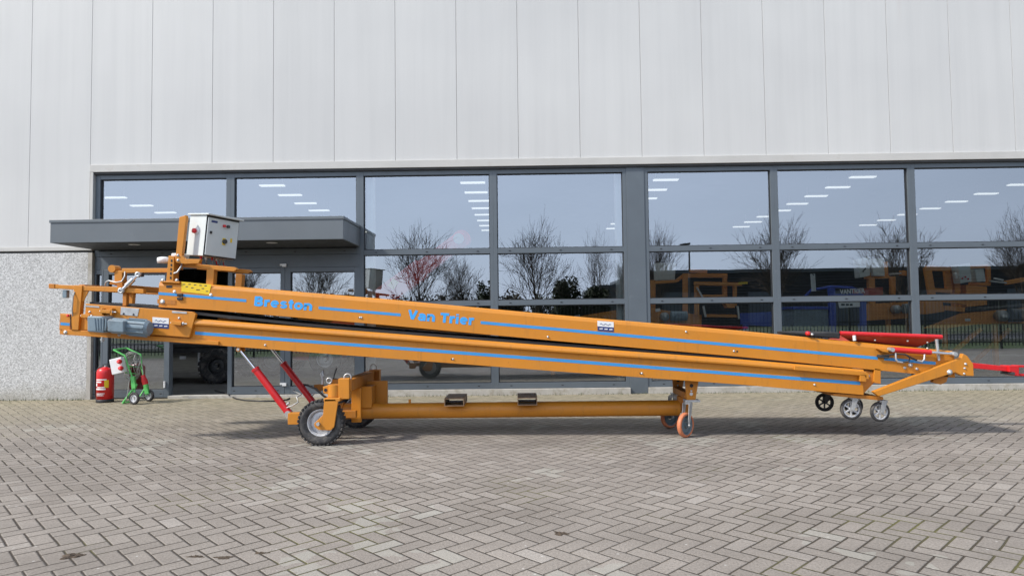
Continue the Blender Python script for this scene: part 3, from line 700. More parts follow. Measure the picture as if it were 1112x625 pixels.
# nameplates
def plate(px0, py0, px1, py1, Y=YN, split=.55):
    sl = .0885; x0, z0 = P(px0, py0); x1 = P(px1, py0)[0]; h = (py1-py0)/107.8
    def q(a, b): return [(x0, z0-h*a), (x1, z0-h*a-(x1-x0)*sl), (x1, z0-h*b-(x1-x0)*sl), (x0, z0-h*b)]
    o = MB().prism(q(0, split), Y-.003, Y-.001).build('maker_plate', 'white', cv)
    n_ = MB().prism(q(split, 1), Y-.003, Y-.001).build('plate_band', 'navy', o)
    g = MB()
    for k in range(3):
        t = .12+k*.3; xx = x0+(x1-x0)*t; zz = z0-h*.78-(xx-x0)*sl
        g.box(xx, xx+(x1-x0)*.2, Y-.0042, Y-.0032, zz-.006, zz+.004)
    g.build('plate_print', 'white', o)
    g = MB(); pts = []
    for k in range(9):
        t = .15+k*.085; xx = x0+(x1-x0)*t; pts.append((xx, Y-.0035, z0-h*.32-(xx-x0)*sl+.008*math.sin(k*1.9)))
    g.tube(pts, .0028, 5).build('plate_swirl', 'navy', o)
plate(648.7, 348, 666.3, 358.8)
# --- gearmotor side cover on lower beam
yc = YN-.045
MB().prism([P(93, 329.5, yc), P(209, 338.4, yc), P(212.5, 341, yc), P(205.5, 366.2, yc), P(91.5, 357.6, yc)], yc, YN-.001).build('drive_cover', 'orange', cv, .004)
MB().prism([P(78, 358, yc), P(206, 368, yc), P(236, 370.5, yc), P(236, 374.5, yc), P(66, 363.2, yc), P(65.5, 358, yc)], YN-.02, YN+.01).build('bottom_rail', 'orange', cv, .003)
plate(168.4, 344, 186, 355.4, yc)
MB().prism([P(131.5, 333.4, yc), P(151.5, 335.0, yc), P(149.6, 343.2, yc), P(130.8, 341.6, yc)], yc-.004, yc-.001).build('bracket', 'zinc', cv, .002)
for px, py in ((134.2, 340.4), (145, 341.2)): bolt(px, py, .008, yc-.004, 'steel_dark')
for px, py in ((97.5, 338.5), (194.5, 345.2)): bolt(px, py, .010, yc)
MB().prism([P(92.2, 331.2, yc), P(108, 332.4, yc), P(108, 334, yc), P(92.2, 332.8, yc)], yc-.004, yc-.001).build('bracket', 'zinc', cv)
MB().prism([P(187, 337.2, yc), P(203, 338.4, yc), P(203, 340.6, yc), P(187, 339.4, yc)], yc-.004, yc-.001).build('bracket', 'zinc', cv)
def tens(px, py, L=12):
    a = V(px, py, yc); b = V(px+L, py+L*.0885, yc)
    o = MB().obox(((a.x+b.x)/2, yc-.028, (a.z+b.z)/2), ((b.x-a.x)/2, 0, (b.z-a.z)/2), (0, .026, 0), (.002, 0, .017)).build('tensioner', 'orange', cv, .003)
    MB().cyl((a.x-.012, yc-.035, a.z), (b.x+.05, yc-.035, b.z-.003), .007, n=8).build('threaded_rod', 'zinc', o)
    MB().cyl((b.x+.005, yc-.035, b.z), (b.x+.02, yc-.035, b.z), .016, n=6).build('nut', 'zinc', o)
tens(91.5, 342.6, 9); tens(188.5, 350.2, 11)
tens(112, 337.5, 11)
for px in (112.5, 123):
    MB().prism([P(px, 334.5, yc), P(px+2, 334.6, yc), P(px+1.6, 342, yc), P(px-.4, 341.9, yc)], yc-.05, yc-.001).build('lug', 'orange', cv, .002)
# gearmotor
gm = MB(); ym = yc-.10
a = V(101, 350, ym)
gm.prism([P(100.4, 343, ym), P(116.5, 343.2, ym), P(119, 346, ym), P(118, 361, ym), P(100.6, 359.6, ym)], ym-.085, yc+.001)
gmo = gm.build('gearbox', 'motor', cv, .012)
r = MB()
for k in range(5):
    p0 = V(102.5+k*3.2, 345.5, ym-.088); p1 = V(104+k*2.6, 358.5, ym-.088); r.cyl((p0.x, ym-.086, p0.z), (p1.x, ym-.086, p1.z), .008, n=6)
r.build('cooling_rib', 'motor', gmo)
MB().cyl((*[V(118.5, 352.5, ym).x], ym, V(118.5, 352.5, ym).z), (V(123.5, 353, ym).x, ym, V(123.5, 353, ym).z), .058, n=20).build('motor_neck', 'zinc', gmo)
A = V(123.5, 353.2, ym); B = V(160, 356.2, ym)
MB().cyl((A.x, ym, A.z), (B.x, ym, B.z), .078, n=28).build('motor_body', 'motor', gmo, .006)
B2 = V(163, 356.4, ym); MB().cyl((B.x, ym, B.z), (B2.x, ym, B2.z), .080, .062, n=28).build('fan_cowl', 'motor', gmo, .006)
mf = MB()
for k in range(12):
    t = 2*PI*k/12; dx, dz = (B-A).x, (B-A).z
    A2 = A+(B-A)*.45
    mf.obox(((A2.x+B.x)/2, ym+.082*math.cos(t), (A2.z+B.z)/2+.082*math.sin(t)), ((B.x-A2.x)/2, 0, (B.z-A2.z)/2), (0, .008*math.cos(t), .008*math.sin(t)), (0, .002*math.sin(t), -.002*math.cos(t)))
mf.build('cooling_rib', 'motor', gmo)
C0 = V(125, 347, ym); C1 = V(139.5, 360, ym)
MB().prism([P(125, 347, ym), P(142, 348.2, ym), P(142, 360.4, ym), P(125, 359.4, ym)], ym-.125, ym-.02).build('terminal_box', 'motor', gmo, .008)
for px, py in ((111.3, 366.5), (112, 368.5)):
    c = V(px, py, YN); 
c = V(111.8, 365.6, YN-.01); MB().cyl((c.x, YN-.02, c.z), (c.x, YN-.02, c.z-.05), .012, n=8).cyl((c.x, YN-.02, c.z-.02), (c.x, YN-.02, c.z-.035), .019, n=6).build('bolt', 'zinc', cv)
bolt(129.5, 363.2, .013, YN-.02, 'zinc'); bolt(71, 360.6, .016, YN-.02, 'zinc')
# --- head end frame at the left
yh = YN-.03
def mbx(pts, y0, y1, name, m='orange', bev=.004): return MB().prism([P(*p, YN) for p in pts], y0, y1).build(name, m, cv, bev)
mbx([(82.5, 309.5), (91.5, 310), (87, 358.2), (78.2, 357.5)], YN-.03, YN+.03, 'end_post')
mbx([(82.5, 309.5), (91.5, 310), (87, 358.2), (78.2, 357.5)], YF-.03, YF+.03, 'end_post')
mbx([(55, 308.8), (83, 309.8), (83, 314.6), (55, 312.6)], YN-.02, YN+.03, 'head_arm')
mbx([(54.6, 308), (61, 308.3), (61, 313.4), (54.6, 313)], YN-.026, YN+.04, 'arm_end', 'orange_dirty')
mbx([(91.6, 310.4), (131, 311.6), (157, 314), (157, 318.6), (131, 317.2), (91.4, 315.4)], YN-.02, YN+.03, 'top_rail')
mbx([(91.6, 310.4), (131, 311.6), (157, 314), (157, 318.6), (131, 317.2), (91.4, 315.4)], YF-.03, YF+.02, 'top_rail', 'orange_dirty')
mbx([(90.5, 315.5), (97, 315.8), (91.2, 327.5), (89.5, 327.5)], YN-.012, YN+.0, 'gusset')
for px in (86.5, 128):
    a = V(px, 311.8, YN); MB().box(a.x-.03, a.x+.03, YN+.031, YF-.031, a.z-.03, a.z+.03).build('cross_tube', 'orange_dirty', cv, .004)
mbx([(133, 317.8), (137.5, 318), (137, 332), (133, 332)], YN+.0, YN+.05, 'leg', 'orange_dirty')
mbx([(141, 318), (155.5, 318.6), (152, 330.5), (144.5, 330.3)], YF-.30, YF-.1, 'leg', 'orange_dirty')
mbx([(128, 317.5), (132.7, 317.5), (132.5, 331), (127.8, 331)], YF-.05, YF+.02, 'leg', 'orange')
mbx([(74, 314.2), (80.6, 314.5), (77, 342), (73.2, 341.5)], YN+.10, YN+.16, 'inner_post', 'orange_dirty')
mbx([(66, 340.8), (77.6, 341.4), (76.6, 358.4), (64.8, 357.4)], YN-.010, YN+.03, 'end_panel')
mbx([(66, 340.8), (77.6, 341.4), (76.6, 358.4), (64.8, 357.4)], YF-.010, YF+.03, 'end_panel')
a = V(70.6, 318.5, YN); MB().box(a.x-.022, a.x+.022, YN-.01, YN+.04, a.z-.045, a.z+.035).build('sensor', 'motor', cv, .006)
MB().lathe((V(75.6, 342.6, YN).x, YN-.02, V(75.6, 342.6, YN).z), (0, -1, 0), [(0, 0), (.014, 0), (.012, .014), (0, .016)], 12).build('push_button', 'red', cv)
cb = [V(78.8, 345, YN-.02), V(78.4, 335, YN-.05), V(79.4, 322, YN-.05), V(81, 317, YN-.03), V(83, 314, YN)]
MB().tube(cb, .006, 6).build('cable', 'cable', cv)
cb = [V(77.2, 357, YN-.03), V(76.8, 349, YN-.03), V(76.5, 341, YN-.03)]
MB().tube(cb, .005, 6).build('cable', 'black', cv)
# swivel mast with round cap, arm and turnbuckle
mbx([(121, 293), (129.5, 293.2), (129.2, 309.8), (120.6, 309.5)], YN+.05, YN+.14, 'mast', 'orange')
c = V(124.5, 292, YN+.09); MB().cyl((c.x, c.y-.052, c.z), (c.x, c.y+.055, c.z), .038, n=24).build('mast_cap', 'orange', cv, .004)
mbx([(129, 290.8), (181, 290.6), (181, 295.2), (129, 295.8)], YN+.05, YN+.11, 'boom_bar', 'orange')
mbx([(118, 303.8), (131, 305.8), (131, 309.4), (116.5, 308.4)], YN+.03, YN+.05, 'mast_foot', 'orange_dirty')
a, b = V(131.8, 315.5, YN-.04), V(150, 298, YN+.0)
d_ = (b-a)
MB().cyl(a, a+d_*.32, .017, n=10).cyl(a+d_*.3, a+d_*.72, .026, n=12).cyl(a+d_*.7, b, .013, n=8).build('turnbuckle', 'chrome', cv)
MB().lathe((a.x, a.y-.015, a.z), (0, 1, 0), [(.012, 0), (.03, 0), (.03, .03), (.012, .03)], 14).lathe((b.x, b.y-.015, b.z), (0, 1, 0), [(.010, 0), (.028, 0), (.028, .03), (.010, .03)], 14).build('rod_eye', 'zinc', cv)
mbx([(147, 295.8), (153.5, 295.8), (153, 300.2), (148.5, 300)], YN+.02, YN+.06, 'rod_lug', 'steel_dark')
cb = [V(114, 309.5, YN), V(115, 306, YN-.02), V(118, 304.5, YN-.03), V(126, 306.5, YN-.04), V(132, 305.5, YN-.04), V(135.4, 300, YN-.02), V(135.6, 295, YN+.03)]
MB().tube(cb, .007, 6).build('hose', 'zinc', cv)
# bracket tower beside the cabinet
mbx([(183.4, 277.5), (189.8, 278), (188.6, 306.6), (180.8, 306)], YN-.01, YN+.10, 'tower_post')
sl_ = MB()
for k in range(5):
    c = V(186.4-.25*k, 283+4.6*k, YN-.01); sl_.box(c.x-.008, c.x+.008, YN-.0125, YN-.0095, c.z-.013, c.z+.013)
sl_.build('hole_row', 'black', cv)
mbx([(174.8, 305), (196, 305.4), (196, 307.6), (174.8, 306.6)], YN-.02, YN+.14, 'tower_foot', 'orange')
for px in (176.8, 192): bolt(px, 304.2, .014, YN-.01, 'zinc')
mbx([(176.5, 282), (183, 282), (183, 291), (176.5, 291)], YN+.16, YN+.30, 'motor_mount', 'orange_dirty')
c = V(178, 282, YN+.22); MB().lathe((c.x, c.y, c.z), (0, 0, 1), [(0, -.035), (.062, -.035), (.066, .0), (.062, .022), (.03, .03), (0, .03)], 20).build('beacon_base', 'white', cv)
mbx([(180.3, 273.8), (192, 273.5), (190, 279.8), (179.6, 279.8)], YN+.10, YN+.28, 'junction_box', 'white', .008)
mbx([(194.6, 235.6), (201.6, 233.4), (202.3, 236), (197.2, 280.2), (190.6, 279.4)], YN-.0, YN+.05, 'cabinet_post')
mbx([(190.5, 277.5), (198, 277.2), (202, 281.2), (219, 281.4), (216.5, 286.2), (201, 286.6), (192, 285)], YN-.02, YN+.03, 'cabinet_bracket')
for px, py in ((193.2, 277), (193.4, 282.4)): bolt(px, py, .012, YN-.02, 'zinc')
mbx([(193, 284.4), (252, 289.4), (254.5, 292), (251, 294.2), (192, 289)], YN+.06, YN+.12, 'shelf_rail')
mbx([(193, 284.4), (252, 289.4), (254.5, 292), (251, 294.2), (192, 289)], YN+.42, YN+.48, 'shelf_rail', 'orange_dirty')
mbx([(221.4, 291.6), (229.6, 292.2), (228.4, 309.2), (220.6, 308.6)], YN+.06, YN+.14, 'shelf_leg')
mbx([(221.4, 291.6), (229.6, 292.2), (228.4, 309.2), (220.6, 308.6)], YF-.14, YF-.06, 'shelf_leg', 'orange_dirty')
# control cabinet, turned towards the right of the yard
th_ = math.radians(60); er = Vector((math.cos(th_), math.sin(th_), 0)); eb = Vector((-math.sin(th_), math.cos(th_), 0))
tilt = Matrix.Rotation(math.atan(.095), 4, 'Y')
er = (tilt @ er); eb = (tilt @ eb); eu = er.cross(eb).normalized()
base = V(220.2, 277.6, YN+.02); ww, dd, hh = .385, .28, .42
cc = base+er*ww/2+eb*dd/2+eu*hh/2
cab = MB().obox(cc, er*ww/2, eb*dd/2, eu*hh/2).build('control_cabinet', 'cabinet', cv, .006)
fr0 = base-eb*.002
def onf(u, v, off=0): return base+er*u*ww+eu*v*hh-eb*off
def frontbox(u0, u1, v0, v1, t, name, m, par, bev=0, off=.0):
    c = (onf(u0, v0, off)+onf(u1, v1, off))/2-eb*t/2
    return MB().obox(c, er*ww*(u1-u0)/2, eb*t/2, eu*hh*(v1-v0)/2).build(name, m, par, bev)
dr = frontbox(.03, .97, .03, .955, .014, 'cabinet_door', 'cabinet', cab, .004, .004)
frontbox(.0, 1., .0, 1., .002, 'door_seal', 'black', cab, 0, .001)
tp = base+eu*hh
MB().obox(tp+er*ww/2+eb*(dd/2-.02)+eu*.008, er*(ww/2+.02), eb*(dd/2+.035), eu*.008).build('rain_hood', 'cabinet', cab, .003)
frontbox(.10, .155, .56, .62, .01, 'door_lock', 'black', dr, 0, .018)
frontbox(.12, .30, .84, .89, .002, 'name_badge', 'navy', dr, 0, .018)
frontbox(.74, .80, .42, .52, .002, 'hazard_badge', 'yellow', dr, 0, .018)
for (u, v, rr, mm_) in ((.50, .80, .014, 'red'), (.62, .80, .016, 'steel_dark'), (.56, .42, .024, 'steel_dark')):
    c = onf(u, v, .018); MB().cyl(c, c-eb*.022, rr, n=16).build('selector_knob', mm_, dr)
frontbox(.50, .60, .33, .50, .002, 'knob_plate', 'yellow', dr, 0, .0185)
c = base+eb*dd*.5+eu*hh*.60
MB().cyl(c, c-er*.012, .034, n=20).build('stop_ring', 'white', cab)
MB().lathe(c-er*.012, tuple(-er), [(0, 0), (.012, 0), (.012, .012), (.027, .014), (.024, .032), (0, .034)], 20).build('emergency_stop', 'red', cab)
random.seed(4)
for k in range(9):
    p0 = base+er*(.04+.32*k/8)+eb*random.uniform(.05, .2)
    g_ = MB().cyl(p0-eu*.001, p0-eu*.03, .011, n=8).build('cable_gland', 'cabinet' if k % 3 else 'red', cab)
    q = p0-eu*.03
    MB().tube([q, q-eu*.035+er*.01, q-eu*.055+er*(.05+.01*k)+eb*.05, q-eu*.05+er*.07+eb*.16], .005, 5).build('cable', 'cable' if k % 4 else 'red', cab)
cb = [V(196.5, 281, YN+.1), V(197, 289, YN+.02), V(192.5, 295.5, YN-.01), V(188.5, 296.8, YN+.0)]
MB().tube(cb, .009, 8).build('hose', 'zinc', cv)
# --- tail end of the lower beam
mbx([(861, 396.5), (938, 403.0), (941, 405.5), (941, 411), (937.5, 411), (936.4, 407.4), (860, 401)], YN-.05, YN-.036, 'guard_strip')
mbx([(931, 405.6), (938.5, 406.2), (938, 413.8), (931.5, 413.4)], YN-.05, YN-.0, 'guard_end')
mbx([(938, 402), (950, 404), (950, 416), (938, 428.5)], YN+.02, YN+.05, 'tail_plate', 'orange_dirty')
mbx([(938, 402), (950, 404), (950, 416), (938, 428.5)], YF-.05, YF-.02, 'tail_plate', 'orange_dirty')
mbx([(949.5, 399.6), (956.6, 400.4), (956.6, 416.4), (949, 415.6)], YN-.0, YN+.05, 'tail_post')
mbx([(949.5, 399.6), (956.6, 400.4), (956.6, 416.4), (949, 415.6)], YF-.05, YF, 'tail_post', 'orange_dirty')
c0 = V(945, 412, YN); MB().cyl((c0.x, YN+.05, c0.z), (c0.x, YF-.05, c0.z), .06, n=24).build('tail_drum', 'steel_dark', cv)
bolt(943, 408, .012, YN+.02); 
MB().prism([P(906, 427), P(960, 430.8), P(961, 433.6), P(955, 434.6), P(906, 429.8)], YN+.02, YF-.02).build('caster_plate', 'orange_dirty', cv, .003)
# folding arms at the right
def arm(y0, y1, m):
    return MB().prism([P(944.5, 424.4), P(1040, 387.6), P(1041.5, 383.2), P(1046.5, 386), P(1052.6, 394.6), P(1053.4, 407.6), P(1040, 407), P(1033.5, 403.6), P(951, 429.4)], y0, y1).build('folding_arm', m, cv, .006)
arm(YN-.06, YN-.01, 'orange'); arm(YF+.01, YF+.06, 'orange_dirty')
mbx([(1014, 411.4), (1031, 405.5), (1028, 414.5), (1022, 417.3), (1013, 415)], YN+.0, YN+.05, 'arm_lug', 'orange_dirty')
bolt(1031.4, 403.9, .022, YN-.06, 'zinc', d=.02); bolt(1048.5, 395, .011, YN-.06); bolt(1047, 405.5, .009, YN-.06); bolt(1047.5, 399.6, .009, YN-.06)
a = V(1046, 395, YN); MB().cyl((a.x, YN-.005, a.z), (a.x, YF+.005, a.z), .035, n=16).build('pivot_shaft', 'zinc', cv)
c = V(1005, 425, YN)
# hydraulic cylinder beside the beam
a, b, c = V(968, 379.4, YN-.05), V(1010.5, 382.3, YN-.05), V(1036, 384.2, YN-.05)
MB().cyl(a, b, .026, n=16).build('cylinder_barrel', 'red', cv)
MB().cyl(b, c, .013, n=12).build('cylinder_rod', 'chrome', cv)
for q_ in (a, c): MB().cyl((q_.x, q_.y-.028, q_.z), (q_.x, q_.y+.045, q_.z), .021, n=16).build('cylinder_eye', 'zinc', cv)
mbx([(950, 378.2), (962, 379.4), (962, 382.4), (956, 381.6)], YN-.05, YN, 'cylinder_bracket')
for px in (972.5, 1004):
    MB().tube([V(px, 383, YN-.06), V(px+.4, 390, YN-.07), V(px+2.5, 392.5, YN-.07), V(px+9, 393.4, YN-.07)] if px < 1000 else [V(px, 384.5, YN-.06), V(px-.3, 390, YN-.07), V(px-3, 392.4, YN-.07), V(px-8.5, 391, YN-.07)], .009, 8).build('hydraulic_pipe', 'zinc', cv)
MB().tube([V(980, 393.2, YN-.07), V(987, 392, YN-.09), V(988, 388, YN-.1), V(983, 384.6, YN-.09), V(974, 384, YN-.06), V(963, 385.5, YN-.03), V(953, 386.2, YN-.02)], .008, 8).build('hydraulic_hose', 'black', cv)
MB().tube([V(996, 391, YN-.07), V(990, 388.5, YN-.08), V(984, 385, YN-.08)], .008, 8).build('hydraulic_hose', 'black', cv)
mbx([(952, 384.5), (964, 385.6), (964, 388.8), (952, 387.8)], YN-.03, YN, 'valve_block', 'steel_dark')
for px, py in ((988.8, 396.2), (982.6, 399.2), (995.8, 400.4)): bolt(px, py, .018 if px == 988.8 else .012, YN, 'zinc')
# hopper: red side boards, rubber flap, stays
MB().tube([V(912.5, 361.6, YN+.02), V(1022.5, 365.6, YN+.02)], .022, 10).build('hopper_rim', 'red', cv)
MB().tube([V(912.5, 361.6, YF-.02), V(1022.5, 365.6, YF-.02)], .022, 10).build('hopper_rim', 'red', cv)
def board(y0, y1, z0):
    p = [V(913, 364, y0), V(1020, 367.4, y0), V(1001, 378.5, YN), V(932, 372.3, YN)]
    q = [(v.x, y1 if k > 1 else y0, v.z) for k, v in enumerate(p)]
    vs = q+[(a_, b_+.006, c_) for a_, b_, c_ in q]
    MB().add(vs, [(0,1,2,3), (7,6,5,4), (0,4,5,1), (1,5,6,2), (2,6,7,3), (3,7,4,0)]).build('hopper_board', 'red_dark', cv)
board(YN+.02, YN+.12, 0); 
vs = []
p = [V(913, 364, YF-.02), V(1020, 367.4, YF-.02)]; 
q = [(p[0].x, YF-.02, p[0].z), (p[1].x, YF-.02, p[1].z), (V(1001, 378.5, YN).x, YF-.12, V(1001, 378.5, YN).z), (V(932, 372.3, YN).x, YF-.12, V(932, 372.3, YN).z)]
MB().add(q+[(a_, b_-.006, c_) for a_, b_, c_ in q], [(3,2,1,0), (4,5,6,7), (0,1,5,4), (1,2,6,5), (2,3,7,6), (3,0,4,7)]).build('hopper_board', 'red_dark', cv)
fl0 = [V(879, 361.4, YN+.02), V(912, 360.6, YN+.02), V(912, 367.6, YN+.02), V(880, 364.6, YN+.02)]
MB().prism([(v.x, v.z) for v in fl0], YN+.01, YF-.01).build('rubber_flap', 'rubber', cv, .01)
c = V(876.5, 361.8, YN+.02); MB().lathe((c.x, c.y-.02, c.z), (0, -1, 0), [(0, -.02), (.022, -.02), (.022, .01), (.012, .02), (0, .02)], 12).build('end_knob', 'red', cv)
c = V(881, 362.8, YN); MB().lathe((c.x, c.y-.02, c.z), (0, -1, 0), [(0, -.01), (.014, -.01), (.012, .01), (0, .012)], 10).build('wing_nut', 'zinc', cv)
a, b = V(1015.6, 368, YN-.0), V(1018.2, 391, YN-.0); MB().cyl(a-Vector((0, .02, 0)), b-Vector((0, .02, 0)), .014, n=10).build('stay_rod', 'zinc', cv)
MB().cyl((V(927, 364, YN).x, YN-.01, V(927, 364, YN).z), (V(927.5, 369.5, YN).x, YN-.01, V(927.5, 369.5, YN).z), .016, n=8).build('stay_rod', 'white', cv)
for px, py in ((950, 369.2), (985.5, 370.0), (1007, 371.6), (1007, 378)): bolt(px, py, .008, YN+.03)
mbx([(960, 373.2), (1043, 380.6), (1045, 384), (1036, 384), (975, 378.5)], YF-.05, YF, 'rear_board', 'red')
# drawbar, runs on past the end of the machine
yb = YM
def dpoly(pts, y0, y1, name, bev=.005): return MB().prism([P(*p, yb) for p in pts], y0, y1).build(name, 'red', cv, bev)
dpoly([(1008, 388.6), (1094, 397.5), (1094, 403), (1008, 395.2)], yb-.04, yb+.04, 'drawbar')
dpoly([(1091, 396.2), (1101.5, 396.6), (1101.5, 407.6), (1096, 407), (1096, 403.5), (1091, 403)], yb-.07, yb+.07, 'drawbar_head')
dpoly([(1101.6, 396), (1150, 397.6), (1150, 399.4), (1101.6, 398.2)], yb-.05, yb+.05, 'fork_plate', .002)
dpoly([(1101.6, 405), (1150, 407.2), (1150, 409.2), (1101.6, 407.4)], yb-.05, yb+.05, 'fork_plate', .002)
a = V(1146, 396.5, yb); b = V(1146, 410.5, yb); MB().cyl(a, b, .018, n=12).build('hitch_pin', 'zinc', cv)
c = V(1094, 404.6, yb); MB().cyl((c.x, yb-.09, c.z), (c.x, yb+.09, c.z), .016, n=8).build('pin', 'steel_dark', cv)
# drawbar jockey support beyond the picture edge
a = V(1130, 400, yb); o_ = MB().cyl((a.x, yb-.11, a.z+.06), (a.x, yb-.11, .08), .03, n=14).build('support_leg', 'zinc', cv)
MB().box(a.x-.09, a.x+.09, yb-.20, yb-.02, .0, .02).cyl((a.x, yb-.11, .02), (a.x, yb-.11, .09), .02, n=10).build('foot_plate', 'zinc', o_)
MB().box(a.x-.04, a.x+.04, yb-.12, yb-.05, a.z-.02, a.z+.05).build('support_clamp', 'red', cv, .004)

# --- wheels
def wheel(c, R, w_, tread, core, lugs=0, rimr=.58, axis=(0, 1, 0), spokes=0, parent=None, name='wheel'):
    c = Vector(c); ax = Vector(axis).normalized(); u = ax.orthogonal().normalized(); v = ax.cross(u)
    h = w_/2; rr = R*rimr
    t = MB().lathe(c, ax, [(rr, -h*.62), (R*.80, -h*.98), (R*.93, -h*.88), (R, -h*.5), (R, h*.5), (R*.93, h*.88), (R*.80, h*.98), (rr, h*.62)], 48)
    for k in range(lugs):
        for sgn in (-1, 1):
            a_ = 2*PI*(k+.25*sgn)/lugs; e = math.cos(a_)*u+math.sin(a_)*v; tg = ax.cross(e)
            t.obox(c+e*(R*.985)+ax*sgn*h*.52, e*R*.028, ax*h*.46, tg*(PI*R/lugs*.62))
    wo = t.build(name, tread, parent)
    rm = MB().lathe(c, ax, [(rr*1.03, -h*.62), (rr*1.03, h*.62), (rr*.93, h*.62), (rr*.86, h*.3), (rr*.86, -h*.3), (rr*.93, -h*.62)], 40)
    if spokes:
        for k in range(spokes):
            a_ = 2*PI*k/spokes+.3; e = math.cos(a_)*u+math.sin(a_)*v; tg = ax.cross(e)
            rm.obox(c+e*rr*.55, e*rr*.36, ax*h*.42, tg*rr*.10)
        rm.cyl(c-ax*h*.75, c+ax*h*.75, rr*.28, n=20)
    else:
        rm.lathe(c, ax, [(rr*.87, -h*.02), (rr*.6, -h*.16), (rr*.35, -h*.10), (rr*.35, h*.10), (rr*.6, h*.02), (rr*.87, h*.10)], 32)
        rm.cyl(c-ax*h*.6, c+ax*h*.6, rr*.24, n=20)
        for k in range(5):
            a_ = 2*PI*k/5; e = math.cos(a_)*u+math.sin(a_)*v
            for s_ in (-1, 1): rm.cyl(c+e*rr*.46, c+e*rr*.46+ax*s_*h*.3, rr*.055, n=6)
    rm.build('rim', core, wo, .002)
    return wo
yW = -4.12; yWf = -3.06
c = V(349.5, 460, yW); zc = .222
wheel((c.x, yW, zc), .222, .14, 'tyre', 'rim', 34, .60, parent=cv)
wheel((c.x+.10, yWf, zc), .222, .14, 'tyre', 'rim', 34, .60, parent=cv)
def chp(pts, y0, y1, name, m='orange', bev=.005, Yp=yW): return MB().prism([P(*p, Yp) for p in pts], y0, y1).build(name, m, cv, bev)
# forks and swivel heads, near and far
chp([(355.2, 431.8), (366.8, 431.8), (370, 434.5), (365.8, 461.5), (362, 465.3), (349, 464.8), (344.6, 461.4), (344.2, 457.8), (353.5, 449)], yW-.095, yW-.080, 'wheel_fork')
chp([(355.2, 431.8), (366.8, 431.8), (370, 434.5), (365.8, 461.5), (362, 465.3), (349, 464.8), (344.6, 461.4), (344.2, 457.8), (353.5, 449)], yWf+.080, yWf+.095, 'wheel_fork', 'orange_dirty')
MB().cyl((c.x-.005, yW-.12, zc), (c.x-.005, yW+.08, zc), .018, n=12).build('axle_bolt', 'zinc', cv)
chp([(354.5, 431), (372, 430.6), (372, 434.2), (354.5, 434.6)], yW-.095, yW+.09, 'fork_bridge')
chp([(354.5, 431), (372, 430.6), (372, 434.2), (354.5, 434.6)], yWf-.09, yWf+.095, 'fork_bridge', 'orange_dirty')
k_ = V(363.5, 424, yW)
MB().cyl((k_.x, yW, Z(363, 430.4, yW)), (k_.x, yW, Z(363, 417.2, yW)), .066, n=28).build('swivel_head', 'orange', cv, .004)
MB().cyl((k_.x+.04, yWf, Z(363, 430.4, yW)), (k_.x+.04, yWf, Z(363, 417.2, yW)), .066, n=28).build('swivel_head', 'orange_dirty', cv, .004)
chp([(351.4, 419.5), (357.5, 417.6), (357.5, 427.8), (352, 426.2)], yW-.03, yW+.03, 'stop_lug')
c2 = V(354.6, 422.8, yW); MB().cyl((c2.x, yW-.034, c2.z), (c2.x, yW-.03, c2.z), .016, n=14).build('lug_hole', 'black', cv)
# axle beam across, with plates down to the backbone pipe
xa0, xa1 = X(371, 420, yW), X(382.5, 420, yW); zt, zb_ = Z(380, 413.4, yW), Z(380, 429, yW)
MB().box(xa0, xa1, yW-.03, yWf+.03, zb_+.045, zt+.015).build('axle_beam', 'orange_dirty', cv, .005)
MB().box(xa0-.02, xa0+.09, yW-.055, yW+.04, zb_-.03, zt+.03).build('axle_plate', 'orange', cv, .006)
MB().box(xa0+.04, xa0+.16, yWf-.04, yWf+.055, zb_-.03, zt+.03).build('axle_plate', 'orange_dirty', cv, .006)
MB().box(xa0+.02, xa0+.12, YM-.22, YM-.17, .17, zb_+.04).build('backbone_plate', 'orange', cv, .005)
MB().box(xa0, xa1+.1, YM-.10, YM+.10, .30, zb_+.044).build('backbone_post', 'orange', cv, .006)
MB().box(xa0+.1, xa1+.22, YM+.14, YM+.17, .28, zb_+.08).build('backbone_plate', 'orange', cv, .004)
# tie rail toward the left with cylinder feet
ybk = YN-.03
for (yy, m) in ((ybk, 'orange'), (YF+.03, 'orange_dirty')):
    xl, xr = X(315, 453, YN), X(328.5, 453, YN); z1_, z0_ = Z(320, 447.2, YN), Z(320, 460.6, YN)
    MB().box(xl, xr, yy-.04, yy+.05, z0_+.01, z1_).build('foot_bracket', m, cv, .004)
    MB().box(xr-.02, X(383, 452, YN), yy+.16 if yy < -3.5 else yy-.22, yy+.22 if yy < -3.5 else yy-.16, z0_+.04, z1_-.01).build('tie_bar', 'orange_dirty', cv, .004)
MB().box(X(320, 453, YN), X(326, 453, YN), YN+.02, YF-.02, Z(320, 458, YN), Z(320, 450, YN)).build('tie_bar', 'orange_dirty', cv, .004)
